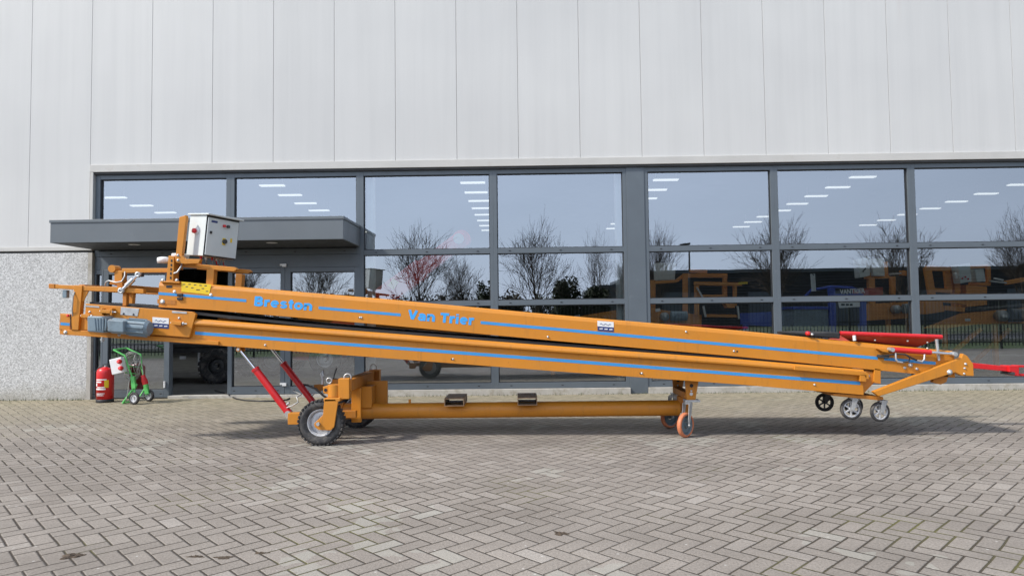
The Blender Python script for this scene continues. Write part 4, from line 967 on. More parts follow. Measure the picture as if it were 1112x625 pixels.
# lifting cylinders
for (yy, m) in ((YN+.045, 0), (YF-.045, 1)):
    px = [(258, 379.2), (274.8, 400.2), (312.2, 449.2)]
    a, b, e = [V(*q, YN) for q in px]; a, b, e = [Vector((v.x, yy, v.z)) for v in (a, b, e)]
    MB().cyl(a, b+(e-b)*.1, .015, n=12).build('cylinder_rod', 'chrome', cv)
    MB().cyl(b, e, .036, n=18).cyl(b, b+(e-b)*.04, .041, n=18).build('cylinder_barrel', 'red', cv)
    MB().cyl((a.x, yy-.030, a.z), (a.x, yy+.035, a.z), .024, n=16).build('cylinder_eye', 'orange_dirty', cv); MB().cyl((a.x, yy-.036, a.z), (a.x, yy-.0301, a.z), .014, n=12).build('pin', 'zinc', cv)
    MB().cyl((e.x, yy-.045, e.z), (e.x, yy+.045, e.z), .030, n=16).build('cylinder_eye', 'zinc', cv)
    for s_ in (1,): MB().box(a.x-.04, a.x+.04, yy+s_*.046-.008, yy+s_*.046+.008, a.z-.02, a.z+.045).build('cylinder_bracket', 'orange', cv, .003)
    q_ = b+(e-b)*.86; MB().cyl(q_, q_+Vector((.05, 0, .045)), .012, n=8).build('port', 'zinc', cv)
MB().tube([V(309.5, 443, YN+.03), V(318, 440, YN), V(324, 436, YN-.03), V(322, 431, YN-.02), V(327, 428, YN+.1), V(318.5, 424, YN+.3)], .0065, 8).build('hydraulic_pipe', 'zinc', cv)
MB().tube([V(326, 417, YF), V(334, 418, YF-.06), V(343, 422, YF-.16), V(352, 430, YF-.3), V(360, 434, YF-.5)], .012, 8).build('hydraulic_hose', 'black', cv)
# lashing rings, levers on the axle
def ring(px, py, Y, r=.035, name='lashing_ring', ax=(0, 1, 0)):
    c_ = V(px, py, Y); MB().lathe(c_, ax, [(r-.006, -.006), (r+.006, -.006), (r+.006, .006), (r-.006, .006)], 20).build(name, 'zinc', cv)
ring(377.5, 409.5, yW); ring(405.6, 398.6, yWf, .036); ring(357.5, 413, yW+.1, .026)
MB().tube([V(350, 417, yW+.3), V(350.5, 411, yW+.3), V(348.5, 406, yW+.3), V(350.5, 402, yW+.3), V(351, 408, yW+.3)], .012, 8).build('lever', 'zinc', cv)
MB().tube([V(361, 416, YM), V(363, 407, YM), V(365.5, 399, YM)], .008, 6).build('lever', 'steel_dark', cv)
chp([(341, 417.5), (351, 416.5), (351, 422.5), (346, 426), (341, 422)], yWf-.1, yWf-.06, 'axle_tab', 'orange_dirty', .004, YF)
MB().box(xa0-.22, xa0-.02, YM-.12, YM+.02, zb_+.02, zt-.02).build('axle_block', 'orange_dirty', cv, .006)
# backbone pipe
yp = -3.60
a = V(380, 446.2, yp); b = V(737, 442.4, yp); zp = (a.z+b.z)/2
MB().cyl((a.x-.06, yp, zp), (b.x, yp, zp), .082, n=40).build('backbone_pipe', 'orange', cv, .003)
MB().cyl((a.x-.075, yp, zp), (a.x-.0601, yp, zp), .094, n=32).build('pipe_flange', 'orange_dirty', cv)
# fork lift pockets
for x0, x1, sh_ in ((482, 503.5, 0), (562, 583.5, 0)):
    xl, xr = X(x0, 436, yp-.25), X(x1, 436, yp-.25); z1_ = zp+.082+.068; z0_ = zp+.070; t_ = .008
    y0_, y1_ = yp-.22, yp+.22
    g = MB(); g.box(xl, xr, y0_, y1_, z0_, z0_+t_); g.box(xl, xr, y0_, y1_, z1_-t_, z1_)
    g.box(xl, xl+t_, y0_, y1_, z0_+t_, z1_-t_); g.box(xr-t_, xr, y0_, y1_, z0_+t_, z1_-t_)
    g.build('fork_pocket', 'brownsteel', cv)
c = V(445, 437.4, yp); MB().box(c.x-.012, c.x+.012, yp-.012, yp+.012, zp+.078, zp+.12).build('pipe_clip', 'orange', cv, .003)
# rear cradle and caster pair
yk = -3.88; ykf = -3.30
for (yy, m) in ((yk, 'orange'), (ykf, 'orange_dirty')):
    px = [(743.6, 412.6), (758.4, 413.6), (754.6, 435.5), (745.6, 435.2)]
    MB().prism([P(*q, yk) for q in px], yy-.012, yy+.012).build('cradle_plate', m, cv, .003)
    q0 = P(751, 432.6, yk)
    MB().box(q0[0]-.075, q0[0]+.075, yy-.05, yy+.06, q0[1]-.03, q0[1]-.008).build('caster_base', 'zinc', cv, .003)
    for py, rr in ((427.4, .012), (424, .007)):
        c = V(750.4, py, yk); MB().lathe((c.x, yy-.012, c.z), (0, -1, 0), [(0, 0), (rr*1.6, 0), (rr, .008), (0, .01)], 10).build('bolt', 'white', cv)
    c = V(750.6, 418.3, yk); MB().cyl((c.x, yy-.0135, c.z), (c.x, yy-.012, c.z), .019, n=12).build('plate_hole', 'black', cv)
q0 = V(749, 428, yk); MB().box(q0.x-.045, q0.x+.045, yk+.012, ykf-.012, q0.z-.045, q0.z+.02).build('cradle_tube', 'orange_dirty', cv, .004)
MB().box(V(737, 440, yp).x-.01, q0.x+.045, yp-.045, yp+.045, zp-.05, q0.z-.046).build('pipe_riser', 'orange_dirty', cv, .005)
def caster(x, y, z, R, w_, ang, tread, core, forkm, htop, spokes=0, off=.05, parent=cv, rimr=.70):
    ax = Vector((math.sin(ang), math.cos(ang), 0)); fwd = Vector((math.cos(ang), -math.sin(ang), 0))
    hub = Vector((x, y, z))-fwd*off; top = Vector((x, y, htop))
    co_ = MB()
    for s_ in (-1, 1):
        o_ = ax*s_*(w_/2+.010)
        t0 = Vector((x, y, htop-.012))+o_; mid = hub+o_
        v_ = [t0+fwd*.026, t0-fwd*.034, mid-fwd*.013-Vector((0, 0, .016)), mid+fwd*.013-Vector((0, 0, .016))]
        th2 = ax*s_*.006
        co_.add([p_ for p_ in v_]+[p_+th2 for p_ in v_], [(0,1,2,3), (7,6,5,4), (0,4,5,1), (1,5,6,2), (2,6,7,3), (3,7,4,0)])
        co_.cyl(mid, mid+ax*s_*.018, .013, n=8)
    co_.cyl((x, y, htop-.02), (x, y, htop), .045, n=24)
    fo = co_.build('caster_fork', forkm, parent)
    wheel(hub, R, w_, tread, core, 0, rimr, tuple(ax), spokes, fo, 'caster_wheel')
ztop = Z(750, 435.8, yk)-.0
caster(V(747, 440, yk).x, yk, .125, .125, .05, math.radians(-42), 'casterorange', 'castergrey', 'zinc', ztop, 0, .05, rimr=.80)
caster(V(747, 440, yk).x-.02, ykf, .125, .125, .05, math.radians(-30), 'casterorange', 'castergrey', 'zinc', ztop, 0, .05, rimr=.80)
# hanging casters beneath the tail
zt_ = Z(924, 429.6, YN+.05)
def hang(px, py, Y, R, htp, ang): 
    h_ = V(px, py, Y); caster(h_.x+.035, Y, h_.z, R, .042, ang, 'tyre' if px > 900 else 'rubber', 'rim' if px > 900 else 'steel_dark', 'zinc' if px > 900 else 'steel_dark', htp, 6, .035, rimr=.76)
hang(924.2, 443.8, YN+.08, .105, Z(924, 431, YN+.08), .05)
hang(955.2, 446.6, YN+.08, .100, Z(948, 434.2, YN+.08), -.10)
hang(895.4, 436.4, YF-.08, .100, Z(895, 426.5, YF-.08), .04)
hang(927, 440, YF-.08, .100, Z(895, 426.5, YF-.08)-.045, .04)
# ------------------------------------------------------------------ small things by the door
gx = gnd(114, 436.3)
ex = thing('fire_extinguisher', 'red fire extinguisher with a black foot standing by the door frame', 'fire extinguisher', gx)
s_ = 1/ (F_PX/(gx.y+CD))           # metres per pixel here
R = 8.4*s_; Hh = 40.5*s_
MB().lathe(gx, (0, 0, 1), [(0, .0), (R, .0), (R*1.03, .01), (R*1.03, Hh*.085), (R, Hh*.09), (0, Hh*.09)], 28).build('foot_ring', 'black', ex)
MB().lathe(gx, (0, 0, 1), [(0, Hh*.091), (R, Hh*.091), (R, Hh*.80), (R*.93, Hh*.86), (R*.72, Hh*.905), (R*.34, Hh*.925), (R*.30, Hh*.94), (0, Hh*.94)], 32).build('cylinder', 'red', ex)
t = gx+Vector((0, 0, Hh*.94))
vv = MB().cyl(t, t+Vector((0, 0, .025)), .018, n=12).build('valve', 'zinc', ex)
MB().obox(t+Vector((.015, 0, .045)), (.055, 0, .012), (0, .01, 0), (-.001, 0, .004)).build('lever', 'black', vv)
MB().obox(t+Vector((.012, 0, .022)), (.048, 0, .0), (0, .01, 0), (0, 0, .004)).build('carry_handle', 'black', vv)
MB().tube([t+Vector((-.02, 0, .015)), t+Vector((-.08, -.02, .005)), t+Vector((-R-.02, -.03, -.08)), t+Vector((-R-.018, -.03, -.3)), t+Vector((-R-.015, -.02, -.46))], .010, 8).build('hose', 'black', ex)
def cyl_patch(t0, t1, z0, z1, m, name, par, off=.0012, n=10):
    mb = MB(); vs = []
    for k in range(n+1):
        a_ = t0+(t1-t0)*k/n; e = Vector((math.sin(a_), -math.cos(a_), 0))*(R+off)
        vs += [gx+e+Vector((0, 0, z0)), gx+e+Vector((0, 0, z1))]
    mb.add(vs, [(2*k, 2*k+2, 2*k+3, 2*k+1) for k in range(n)], 0, True)
    return mb.build(name, m, par)
for z0, z1, t0, t1 in ((.60, .63, -.7, .7), (.535, .575, -.75, .1), (.44, .52, -.8, -.5), (.40, .425, -.5, .5), (.345, .385, -.75, .6), (.24, .255, -.6, .5), (.215, .225, -.6, .3), (.19, .20, -.6, .4)):
    cyl_patch(t0, t1, Hh*z0, Hh*z1, 'white', 'label_print', ex)
cyl_patch(.45, .95, Hh*.40, Hh*.60, 'yellow', 'label_print', ex, .0008)
# --- socket trolley
g1 = gnd(147, 438.6); Yt = g1.y
tr_ = thing('socket_trolley', 'green two wheeled trolley carrying red power sockets and a coiled cable by the door', 'trolley', (g1.x, Yt, 0))
def T(px, py, dy=0): return V(px, py, Yt+dy)
ys = .30
MB().tube([T(123.2, 379.6), T(135.5, 385.6), T(139, 397), T(143.5, 409), T(146, 421), T(146.6, 431.5)], .013, 8).build('side_tube', 'green', tr_)
MB().tube([V(137, 377.6, Yt+ys), V(152.8, 384.6, Yt+ys), V(154.2, 400, Yt+ys), V(157, 414, Yt+ys), V(160.5, 428.5, Yt+ys)], .013, 8).build('side_tube', 'green', tr_)
MB().tube([T(123.2, 379.6), V(137, 377.6, Yt+ys)], .011, 8).build('handle', 'green', tr_)
MB().obox(T(145, 415), (.012, 0, -.09), (0, .022, 0), (.030, 0, .006)).build('side_plate', 'green', tr_, .004)
MB().obox(V(159, 421, Yt+ys), (.018, 0, -.09), (0, .022, 0), (.030, 0, .006)).build('side_plate', 'green', tr_, .004)
g0 = T(133.2, 437)
MB().tube([T(148.5, 417), (g0.x, Yt, .018)], .016, 8).build('prop_leg', 'green', tr_)
MB().tube([(g0.x, Yt, .018), (g0.x+.05, Yt+ys, .018), V(160, 417, Yt+ys)], .013, 8).build('prop_leg', 'green', tr_)
w1 = T(147, 432); rw = 6.3*s_
for yy, xx in ((Yt-.03, w1.x), (Yt+ys+.03, V(160.6, 428.5, Yt+ys).x)):
    wheel((xx, yy, rw+.003), rw, .045, 'tyre', 'rim', 0, .62, (.25, 1, 0), 0, tr_)
MB().tube([(w1.x, Yt-.03, rw+.003), (V(160.6, 428.5, Yt+ys).x, Yt+ys+.03, rw+.003)], .009, 8).build('axle', 'zinc', tr_)
sb = MB().prism([P(122.8, 390, Yt), P(135.4, 386.8, Yt), P(138.6, 403.2, Yt), P(126, 406.2, Yt)], Yt-.10, Yt-.012).build('socket_box', 'white', tr_, .006)
for px, py in ((130.3, 392.2), (131.8, 399.4)):
    c = V(px, py, Yt-.10); sk = MB().lathe((c.x, Yt-.10, c.z), (0, -1, 0), [(0, 0), (.034, 0), (.034, .018), (.026, .045), (0, .048)], 16).build('socket', 'red', sb)
random.seed(11); pts = []
for k in range(150):
    a_ = k*2*PI/22; c = T(144, 397, .12)
    pts.append(c+Vector((math.cos(a_)*.085*(1+.25*math.sin(k*.37))+.02*math.sin(k*.11), .07*math.sin(k*.83), math.sin(a_)*.19*(1+.15*math.sin(k*.53)))))
MB().tube(pts, .0055, 5).build('coiled_cable', 'cable', tr_)
MB().tube([T(139, 403, -.03), T(140.5, 412, -.03), T(139, 425, -.03), T(137, 434, -.02)], .006, 5).build('hanging_cable', 'cable', tr_)
MB().tube([T(152, 392, .1), T(155, 399, .1), T(155.6, 407, .08)], .006, 5).build('hanging_cable', 'cable', tr_)
a, b = T(155.2, 407, .06), T(158, 417, .06); MB().cyl(a, a+(b-a)*.5, .030, .036, n=14).cyl(a+(b-a)*.45, b, .042, n=14).build('plug', 'red', tr_)
MB().tube([T(136, 404, 0), V(150, 406, Yt+ys)], .010, 6).build('cross_bar', 'green', tr_)
MB().tube([V(139, 397, Yt), V(154, 399, Yt+ys)], .010, 6).build('cross_bar', 'green', tr_)
# --- black cable across the threshold
cp = []
for px, py in ((252, 431.5), (257, 433.6), (266, 435.2), (282, 436), (300, 435.9), (311, 434.6), (314.5, 433.0)):
    g = gnd(px, py); cp.append(Vector((g.x, g.y, .012)))
first = [Vector((X(229, 420, .6), .75, .042)), Vector((X(240, 420, .2), .35, .042)), Vector((X(246, 420, -.03), .02, .06)), Vector((X(249, 420, -.06), -.055, .045))]
tag(MB().tube(first+cp, .011, 8).build('cable', 'black'), 'black cable lying over the threshold and curling on the ground', 'cable')
# --- mud crumbs on the pavers
def mud(px, py, rx, ry, h, seed, label):
    rnd = random.Random(seed); g = gnd(px, py); n = 22; m_ = 16; mb = MB(); vs = []
    ph = [rnd.uniform(0, 6) for _ in range(6)]
    for j in range(m_):
        for i in range(n):
            u, v = i/(n-1)*2-1, j/(m_-1)*2-1
            ang = math.atan2(v, u); rr = math.hypot(u, v)/(.72+.16*math.sin(3*ang+ph[0])+.12*math.sin(5*ang+ph[1]))
            z = max(0, 1-rr)**.6*h*(.35+.65*abs(math.sin(7*u+ph[2])*math.cos(6*v+ph[3])))*rnd.uniform(.5, 1.2) if rr < 1 else -.006
            vs.append((g.x+u*rx, g.y+v*ry, z+.001))
    mb.add(vs, [(j*n+i, j*n+i+1, (j+1)*n+i+1, (j+1)*n+i) for j in range(m_-1) for i in range(n-1)])
    return tag(mb.build('mud_clod', 'mud'), label, 'mud', None)
mud(78, 603.5, .075, .055, .020, 1, 'dark mud clod near the lower left corner of the pavers')
mud(243, 605, .065, .030, .009, 2, 'small flattened mud clod right of the darker corner clod')
mud(213, 604, .06, .018, .010, 5, 'thin smear of dry mud left of the flattened clod')
mud(609, 579, .055, .045, .011, 3, 'olive brown mud clod alone in the middle foreground')
mud(284, 600, .05, .02, .008, 4, 'tiny crumb line of mud right of the flattened clod')
# --- weeds in the last joints along the building
rnd = random.Random(8); mb = MB()
for k in range(3000):
    xx = rnd.choice((rnd.uniform(-8, 1.0), rnd.uniform(5.5, 24))); yy = -.06-abs(rnd.gauss(0, .06)); hh_ = rnd.uniform(.008, .045)*(1 if rnd.random() < .9 else 1.8); a_ = rnd.uniform(0, 6.3)
    dx, dy = math.cos(a_)*.003, math.sin(a_)*.003; lx, ly = rnd.uniform(-.012, .012), rnd.uniform(-.012, .012)
    mb.add([(xx-dx, yy-dy, 0), (xx+dx, yy+dy, 0), (xx+lx, yy+ly, hh_)], [(0, 1, 2)])
o = mb.build('weeds', 'grass', recalc=False); o['kind'] = 'stuff'; o['label'] = 'tiny weeds in the joint along the building'; o['category'] = 'weeds'

# ------------------------------------------------------------------ things inside the hall
def IP(px, py, Y): p = at(px, py, Y); return (p.x, p.z)
def ipr(par, pts, Y, d, name, m='orange_far', bev=.006): return MB().prism([IP(*q, Y) for q in pts], Y, Y+d).build(name, m, par, bev)
def ibar(par, a, b, w_, Y, d, name, m='orange_far'):
    A_, B_ = Vector((*IP(*a, Y),)), Vector((*IP(*b, Y),)); dd_ = (B_-A_).normalized(); n_ = Vector((-dd_.y, dd_.x))*w_/2
    q = [A_+n_, B_+n_, B_-n_, A_-n_]; return MB().prism([(v.x, v.y) for v in q], Y, Y+d).build(name, m, par, .005)
def floor_leg(par, px, py, Y, w_=.08, m='orange_far'):
    x_, z_ = IP(px, py, Y); return MB().box(x_-w_/2, x_+w_/2, Y+.1, Y+.1+w_, .028, z_).build('leg', m, par, .005)
def imotor(par, px, py, Y, r=.10, m='motor'):
    x_, z_ = IP(px, py, Y); o_ = MB().cyl((x_-.02, Y-.14, z_), (x_+.30, Y-.14, z_), r, n=20).build('gearmotor', m, par, .008)
    MB().lathe((x_-.14, Y-.01, z_-.01), (0, -1, 0), [(0, 0), (r*.85, 0), (r*.85, .13), (r*.8, .14), (r*.8, .142), (r*.25, .142), (r*.22, .17), (0, .17)], 20).build('gearbox', 'zinc', o_)
    MB().box(x_+.06, x_+.18, Y-.30, Y-.22, z_-.05, z_+.05).build('terminal_box', m, o_, .006); return o_
# machine by the tall grey column
Y1 = 3.0
q1 = thing('display_conveyor', 'orange showroom machine with square loading frames behind the glass right of the tall grey column', 'machine', (X(745, 350, Y1), Y1, 0), 'orange machines shown behind the glass')
ipr(q1, [(575, 361), (575, 352), (692, 333), (692, 347), (610, 361)], Y1+.3, .06, 'side_beam'); ipr(q1, [(575, 361), (575, 352), (692, 333), (692, 347), (610, 361)], Y1+1.1, .06, 'side_beam')
ipr(q1, [(692, 333), (762, 342), (762, 358), (700, 362), (692, 350)], Y1, .06, 'head_plate'); ipr(q1, [(692, 333), (762, 342), (762, 358), (700, 362), (692, 350)], Y1+.9, .06, 'head_plate')
ibar(q1, (744.5, 297), (744.5, 346), .10, Y1+.1, .08, 'frame_post'); ibar(q1, (787.5, 299), (787.5, 322), .09, Y1+.1, .08, 'frame_post')
ibar(q1, (742, 299), (790, 299), .085, Y1+.103, .074, 'frame_rail'); ibar(q1, (750, 293.5), (768, 295), .08, Y1+.2, .1, 'frame_rail')
ibar(q1, (757, 306), (757, 342), .09, Y1-.1, .07, 'frame_post'); ibar(q1, (798.5, 309), (798.5, 332), .07, Y1-.1, .07, 'frame_post')
ibar(q1, (754, 307.5), (806, 308.5), .07, Y1-.12, .06, 'frame_rail'); ibar(q1, (802, 307.6), (812, 307), .045, Y1-.13, .05, 'frame_rail', 'yellow'); ibar(q1, (757, 321), (790, 321), .05, Y1-.09, .05, 'frame_rail')
ibar(q1, (766, 342.4), (803, 343), .06, Y1-.1, .06, 'frame_rail'); ibar(q1, (764, 332), (766.5, 344), .04, Y1-.16, .04, 'stay_rod', 'zinc'); ibar(q1, (801, 332), (803, 346), .04, Y1-.16, .04, 'stay_rod', 'zinc')
ibar(q1, (757, 312), (764, 324), .03, Y1-.2, .03, 'stay_rod', 'white'); ipr(q1, [(786, 328), (798, 328), (798, 334), (790, 334)], Y1-.1, .2, 'bracket')
ibar(q1, (709, 304), (709, 336), .11, Y1+.2, .08, 'frame_post'); ibar(q1, (712, 306.5), (735, 305), .06, Y1+.2, .06, 'frame_rail'); ibar(q1, (735, 305), (742, 299), .06, Y1+.2, .06, 'frame_rail')
ipr(q1, [(713, 285), (734, 286), (733, 304), (713, 304)], Y1+.6, .3, 'control_cabinet', 'cabinet')
imotor(q1, 728, 343, Y1); ibar(q1, (712, 337), (717, 336), .06, Y1-.02, .02, 'maker_plate', 'white'); 
ibar(q1, (624, 344.5), (630, 343.5), .07, Y1+.28, .01, 'maker_plate', 'white')
for px, py in ((600, 358), (720, 358), (755, 352)): floor_leg(q1, px, py, Y1+.2); floor_leg(q1, px, py, Y1+.9)
MB().box(X(580, 350, Y1), X(690, 350, Y1), Y1+.37, Y1+1.09, 1.0, 1.03).build('belt', 'belt', q1)
# blue lifting machine
Y2 = 3.1
q2 = thing('blue_loader', 'royal blue framed machine with a white sign behind the glass right of centre', 'machine', (X(900, 350, Y2), Y2, 0))
ibar(q2, (904, 313), (905.5, 362), .12, Y2, .10, 'frame_post', 'inblue'); ibar(q2, (938, 324), (939, 362), .10, Y2+.1, .10, 'frame_post', 'inblue')
xa, za = IP(884, 317, Y2); xb, zb2 = IP(904, 312, Y2); xc, zc2 = IP(928, 313, Y2); xd, zd = IP(940, 326, Y2)
MB().tube([(xa, Y2+.5, za-.1), (xa+.12, Y2+.4, za+.06), (xb, Y2+.1, zb2+.02), (xc, Y2+.1, zc2+.02), (xc+.14, Y2+.1, zc2-.05), (xd, Y2+.12, zd)], .028, 8).build('roll_bar', 'inblue', q2)
ibar(q2, (883, 297), (884.5, 316), .08, Y2+.3, .06, 'mast', 'icolumn')
MB().tube([V(870, 291, Y2+.3), V(871.5, 295, Y2+.3), V(882, 296, Y2+.3), V(883.5, 299, Y2+.3)], .012, 6).build('hose', 'black', q2)
ipr(q2, [(910, 325.4), (933.5, 325.6), (934, 333), (911.6, 334.2)], Y2-.05, .02, 'sign_board', 'white', .002)
dd_ = MB()
for a0, a1_ in ((912, 916), (917, 920.5), (921.5, 924.5)): 
    x0_, z0_ = IP(a0, 329.6, Y2); x1_, z1_ = IP(a1_, 331.8, Y2); dd_.box(x0_, x1_, Y2-.056, Y2-.051, z1_, z0_)
x0_, z0_ = IP(921, 326.2, Y2); dd_.box(x0_, x0_+.05, Y2-.056, Y2-.051, z0_-.03, z0_)
dd_.build('sign_print', 'black', q2)
ibar(q2, (906, 320), (938, 320), .05, Y2+.02, .05, 'cross_rail', 'inblue')
pv = V(912.6, 319.2, Y2-.06); text('lettering', 'VANTRIER', .135, pv, Matrix.Rotation(-.05, 4, 'Y') @ Matrix.Rotation(PI/2, 4, 'X'), 'white', q2, .004, .0, .002, .80)
ipr(q2, [(862, 336), (902, 336), (902, 358), (862, 358)], Y2+.1, .8, 'tank', 'motor'); ipr(q2, [(861, 332.5), (902, 332.5), (902, 335.5), (861, 335.5)], Y2+.05, .9, 'tank_rim', 'inblue')
ipr(q2, [(806, 340), (846, 338), (900, 350), (900, 360), (806, 352)], Y2+1.0, .15, 'chassis_beam', 'inblue')
for px in (812, 866, 898, 939): floor_leg(q2, px, 352, Y2+.6, .10, 'inblue')
for px in (872, 930): 
    c = V(px, 385, Y2+.2); wheel((c.x, Y2-.02, .30), .27, .16, 'tyre', 'rim', 0, .55, parent=q2)
# machine with light cabinets
Y3 = 3.3
q3 = thing('display_conveyor', 'orange showroom machine with two upright pale cabinets beside the blue frame behind the glass', 'machine', (X(960, 350, Y3), Y3, 0), 'orange machines shown behind the glass')
ibar(q3, (946.5, 296), (947.5, 330), .13, Y3, .09, 'frame_post'); ibar(q3, (970, 300), (970.5, 328), .10, Y3+.1, .08, 'frame_post'); ibar(q3, (940, 301), (966, 300.5), .06, Y3+.02, .08, 'frame_rail'); ibar(q3, (962, 284), (963, 301), .08, Y3+.06, .06, 'frame_post')
ipr(q3, [(931.5, 281.5), (943.5, 279), (945, 299), (934, 301.5)], Y3-.15, .22, 'control_cabinet', 'cabinet'); ipr(q3, [(947, 281), (959.5, 280), (961, 299.5), (948.5, 299.5)], Y3-.1, .25, 'control_cabinet', 'cabinet')
ibar(q3, (937, 295), (940.5, 291), .03, Y3-.17, .015, 'door_lock', 'black')
ibar(q3, (979, 296), (996, 297), .10, Y3, .10, 'swing_arm'); ibar(q3, (966, 297.5), (979, 296.5), .035, Y3-.02, .04, 'cable_chain', 'zinc')
ipr(q3, [(938, 313), (959, 311.5), (959, 320), (938, 321)], Y3-.02, .5, 'hood', 'red_dark'); ipr(q3, [(938, 330), (996, 327), (996, 345), (938, 348)], Y3, .06, 'side_beam'); ipr(q3, [(938, 330), (996, 327), (996, 345), (938, 348)], Y3+.9, .06, 'side_beam')
ipr(q3, [(938, 328), (996, 325), (996, 326), (938, 329)], Y3+.07, .82, 'belt', 'belt'); imotor(q3, 978, 335, Y3)
for px in (942, 968, 992): floor_leg(q3, px, 346, Y3+.1); floor_leg(q3, px, 346, Y3+.8)
# machine at the right
Y4 = 2.6
q4 = thing('display_conveyor', 'orange showroom machine with a long beam and tilted frame at the far right', 'machine', (X(1055, 350, Y4), Y4, 0), 'orange machines shown behind the glass')
ibar(q4, (1008, 290), (1014, 326), .13, Y4, .08, 'frame_post'); ibar(q4, (1029, 291.5), (1031.5, 317), .11, Y4+.1, .08, 'frame_post'); ibar(q4, (1006, 290.5), (1032, 292), .10, Y4+.01, .07, 'frame_rail'); ibar(q4, (1013, 314.5), (1034, 316), .08, Y4+.02, .07, 'frame_rail')
ipr(q4, [(1006, 327), (1023, 325), (1026, 338), (1006, 341)], Y4-.1, .6, 'bracket'); ibar(q4, (1026, 334), (1048, 336), .09, Y4-.05, .08, 'frame_rail'); ibar(q4, (1022, 326), (1049, 329), .06, Y4-.04, .08, 'frame_rail')
ibar(q4, (1039, 293), (1040, 318), .12, Y4+.1, .08, 'frame_post'); ipr(q4, [(1049, 309), (1072, 311), (1072, 331), (1050, 333)], Y4, .5, 'hopper_side')
ibar(q4, (1026, 292), (1074, 288.5), .07, Y4+.25, .07, 'frame_rail'); ibar(q4, (1074, 288), (1074.5, 308), .07, Y4+.2, .07, 'frame_post'); ibar(q4, (1054, 308), (1076, 308.5), .06, Y4+.2, .07, 'frame_rail')
ipr(q4, [(1040, 287.5), (1053.5, 285.5), (1055, 305.5), (1043.5, 307.5)], Y4-.15, .22, 'control_cabinet', 'cabinet'); ipr(q4, [(1058.5, 292.5), (1068.5, 292), (1070.5, 305.5), (1061, 306)], Y4-.05, .2, 'control_cabinet', 'cabinet')
for px, py in ((1044.6, 302), (1048, 300.4), (1051, 302.6)): ibar(q4, (px, py), (px+1.6, py+.2), .03, Y4-.18, .02, 'switch_knob', 'red')
ibar(q4, (1037.6, 296), (1039.6, 302), .035, Y4-.2, .05, 'stop_box', 'white')
ibar(q4, (1076, 305), (1094, 307), .035, Y4+.1, .04, 'cable_chain', 'zinc'); ibar(q4, (1080, 302), (1090, 304), .03, Y4+.05, .03, 'cable_chain', 'white'); ibar(q4, (1093, 307), (1130, 300), .08, Y4+.1, .07, 'swing_arm')
bm_ = [(1004, 356), (1044, 340), (1150, 331), (1150, 350), (1060, 352), (1030, 356)]
ipr(q4, bm_, Y4, .06, 'side_beam'); ipr(q4, bm_, Y4+.9, .06, 'side_beam'); ipr(q4, [(1044, 337), (1150, 328), (1150, 329.5), (1044, 338.5)], Y4+.07, .82, 'belt', 'belt')
imotor(q4, 1092, 342, Y4, .13, 'steel_dark'); ibar(q4, (1048, 347), (1054, 347), .05, Y4-.01, .01, 'maker_plate', 'white'); ibar(q4, (1089, 343), (1094, 343), .06, Y4-.3, .01, 'maker_plate', 'white')
ibar(q4, (1066, 357), (1034, 384), .07, Y4+.1, .07, 'strut'); ibar(q4, (1098, 357), (1060, 392), .07, Y4+.7, .07, 'strut')
for px in (1030, 1085, 1145): floor_leg(q4, px, 352, Y4+.2); floor_leg(q4, px, 352, Y4+.8)
# red telescopic boom
Y5 = 4.2
q5 = thing('telescopic_boom', 'raised red telescopic boom reaching up behind the glass left of centre', 'boom', (X(345, 350, Y5), Y5, 0))
ibar(q5, (330, 385), (458, 291), .46, Y5, .34, 'boom_section', 'boomred'); ibar(q5, (452, 295.5), (500, 260), .36, Y5+.04, .26, 'boom_extension', 'boomred')
c = V(501, 259, Y5); MB().cyl((c.x, Y5+.0, c.z), (c.x, Y5+.34, c.z), .20, n=24).build('boom_head', 'boomred', q5, .01); MB().cyl((c.x-.06, Y5-.03, c.z), (c.x-.06, Y5-.001, c.z), .12, n=20).build('pulley', 'white', q5)
ibar(q5, (424, 312), (430, 304), .16, Y5-.01, .008, 'warning_sticker', 'yellow')
x_, z_ = IP(335, 385, Y5); MB().box(x_-.9, x_+.7, Y5-.3, Y5+.7, .35, z_+.1).build('turntable', 'red', q5, .03)
for dx in (-.65, .5):
    for yy in (Y5-.4, Y5+.8): wheel((x_+dx, yy, .38), .35, .22, 'tyre', 'rim', 0, .5, parent=q5)
# dark trailer behind the open door
Y6 = 2.2
q6 = thing('tipping_trailer', 'dark trailer with a big tyre standing in the gloom behind the open door', 'trailer', (X(215, 400, Y6), Y6, 0))
x_, z_ = IP(236, 402, Y6); wheel((x_, Y6, .36), .33, .22, 'tyre', 'steel_dark', 18, .5, parent=q6); wheel((x_, Y6+1.6, .36), .33, .22, 'tyre', 'steel_dark', 18, .5, parent=q6)
MB().box(x_-2.2, x_+.7, Y6+.2, Y6+.3, .62, .72).build('chassis_rail', 'steel_dark', q6, .006); MB().box(x_-2.2, x_+.7, Y6+1.3, Y6+1.4, .62, .72).build('chassis_rail', 'steel_dark', q6, .006)
MB().box(x_-2.2, x_+.8, Y6+.12, Y6+1.5, .73, .80).build('load_bed', 'steel_dark', q6, .006); MB().cyl((x_, Y6+.1, .36), (x_, Y6+1.5, .36), .05, n=10).build('axle', 'steel_dark', q6)
MB().box(x_-2.2, x_+.8, Y6+.12, Y6+.16, 1.02, 1.08).build('side_rail', 'zinc', q6, .004); 
for k in range(4): MB().box(x_-2.1+k*.9, x_-2.04+k*.9, Y6+.12, Y6+.16, .81, 1.015).build('stake', 'zinc', q6)
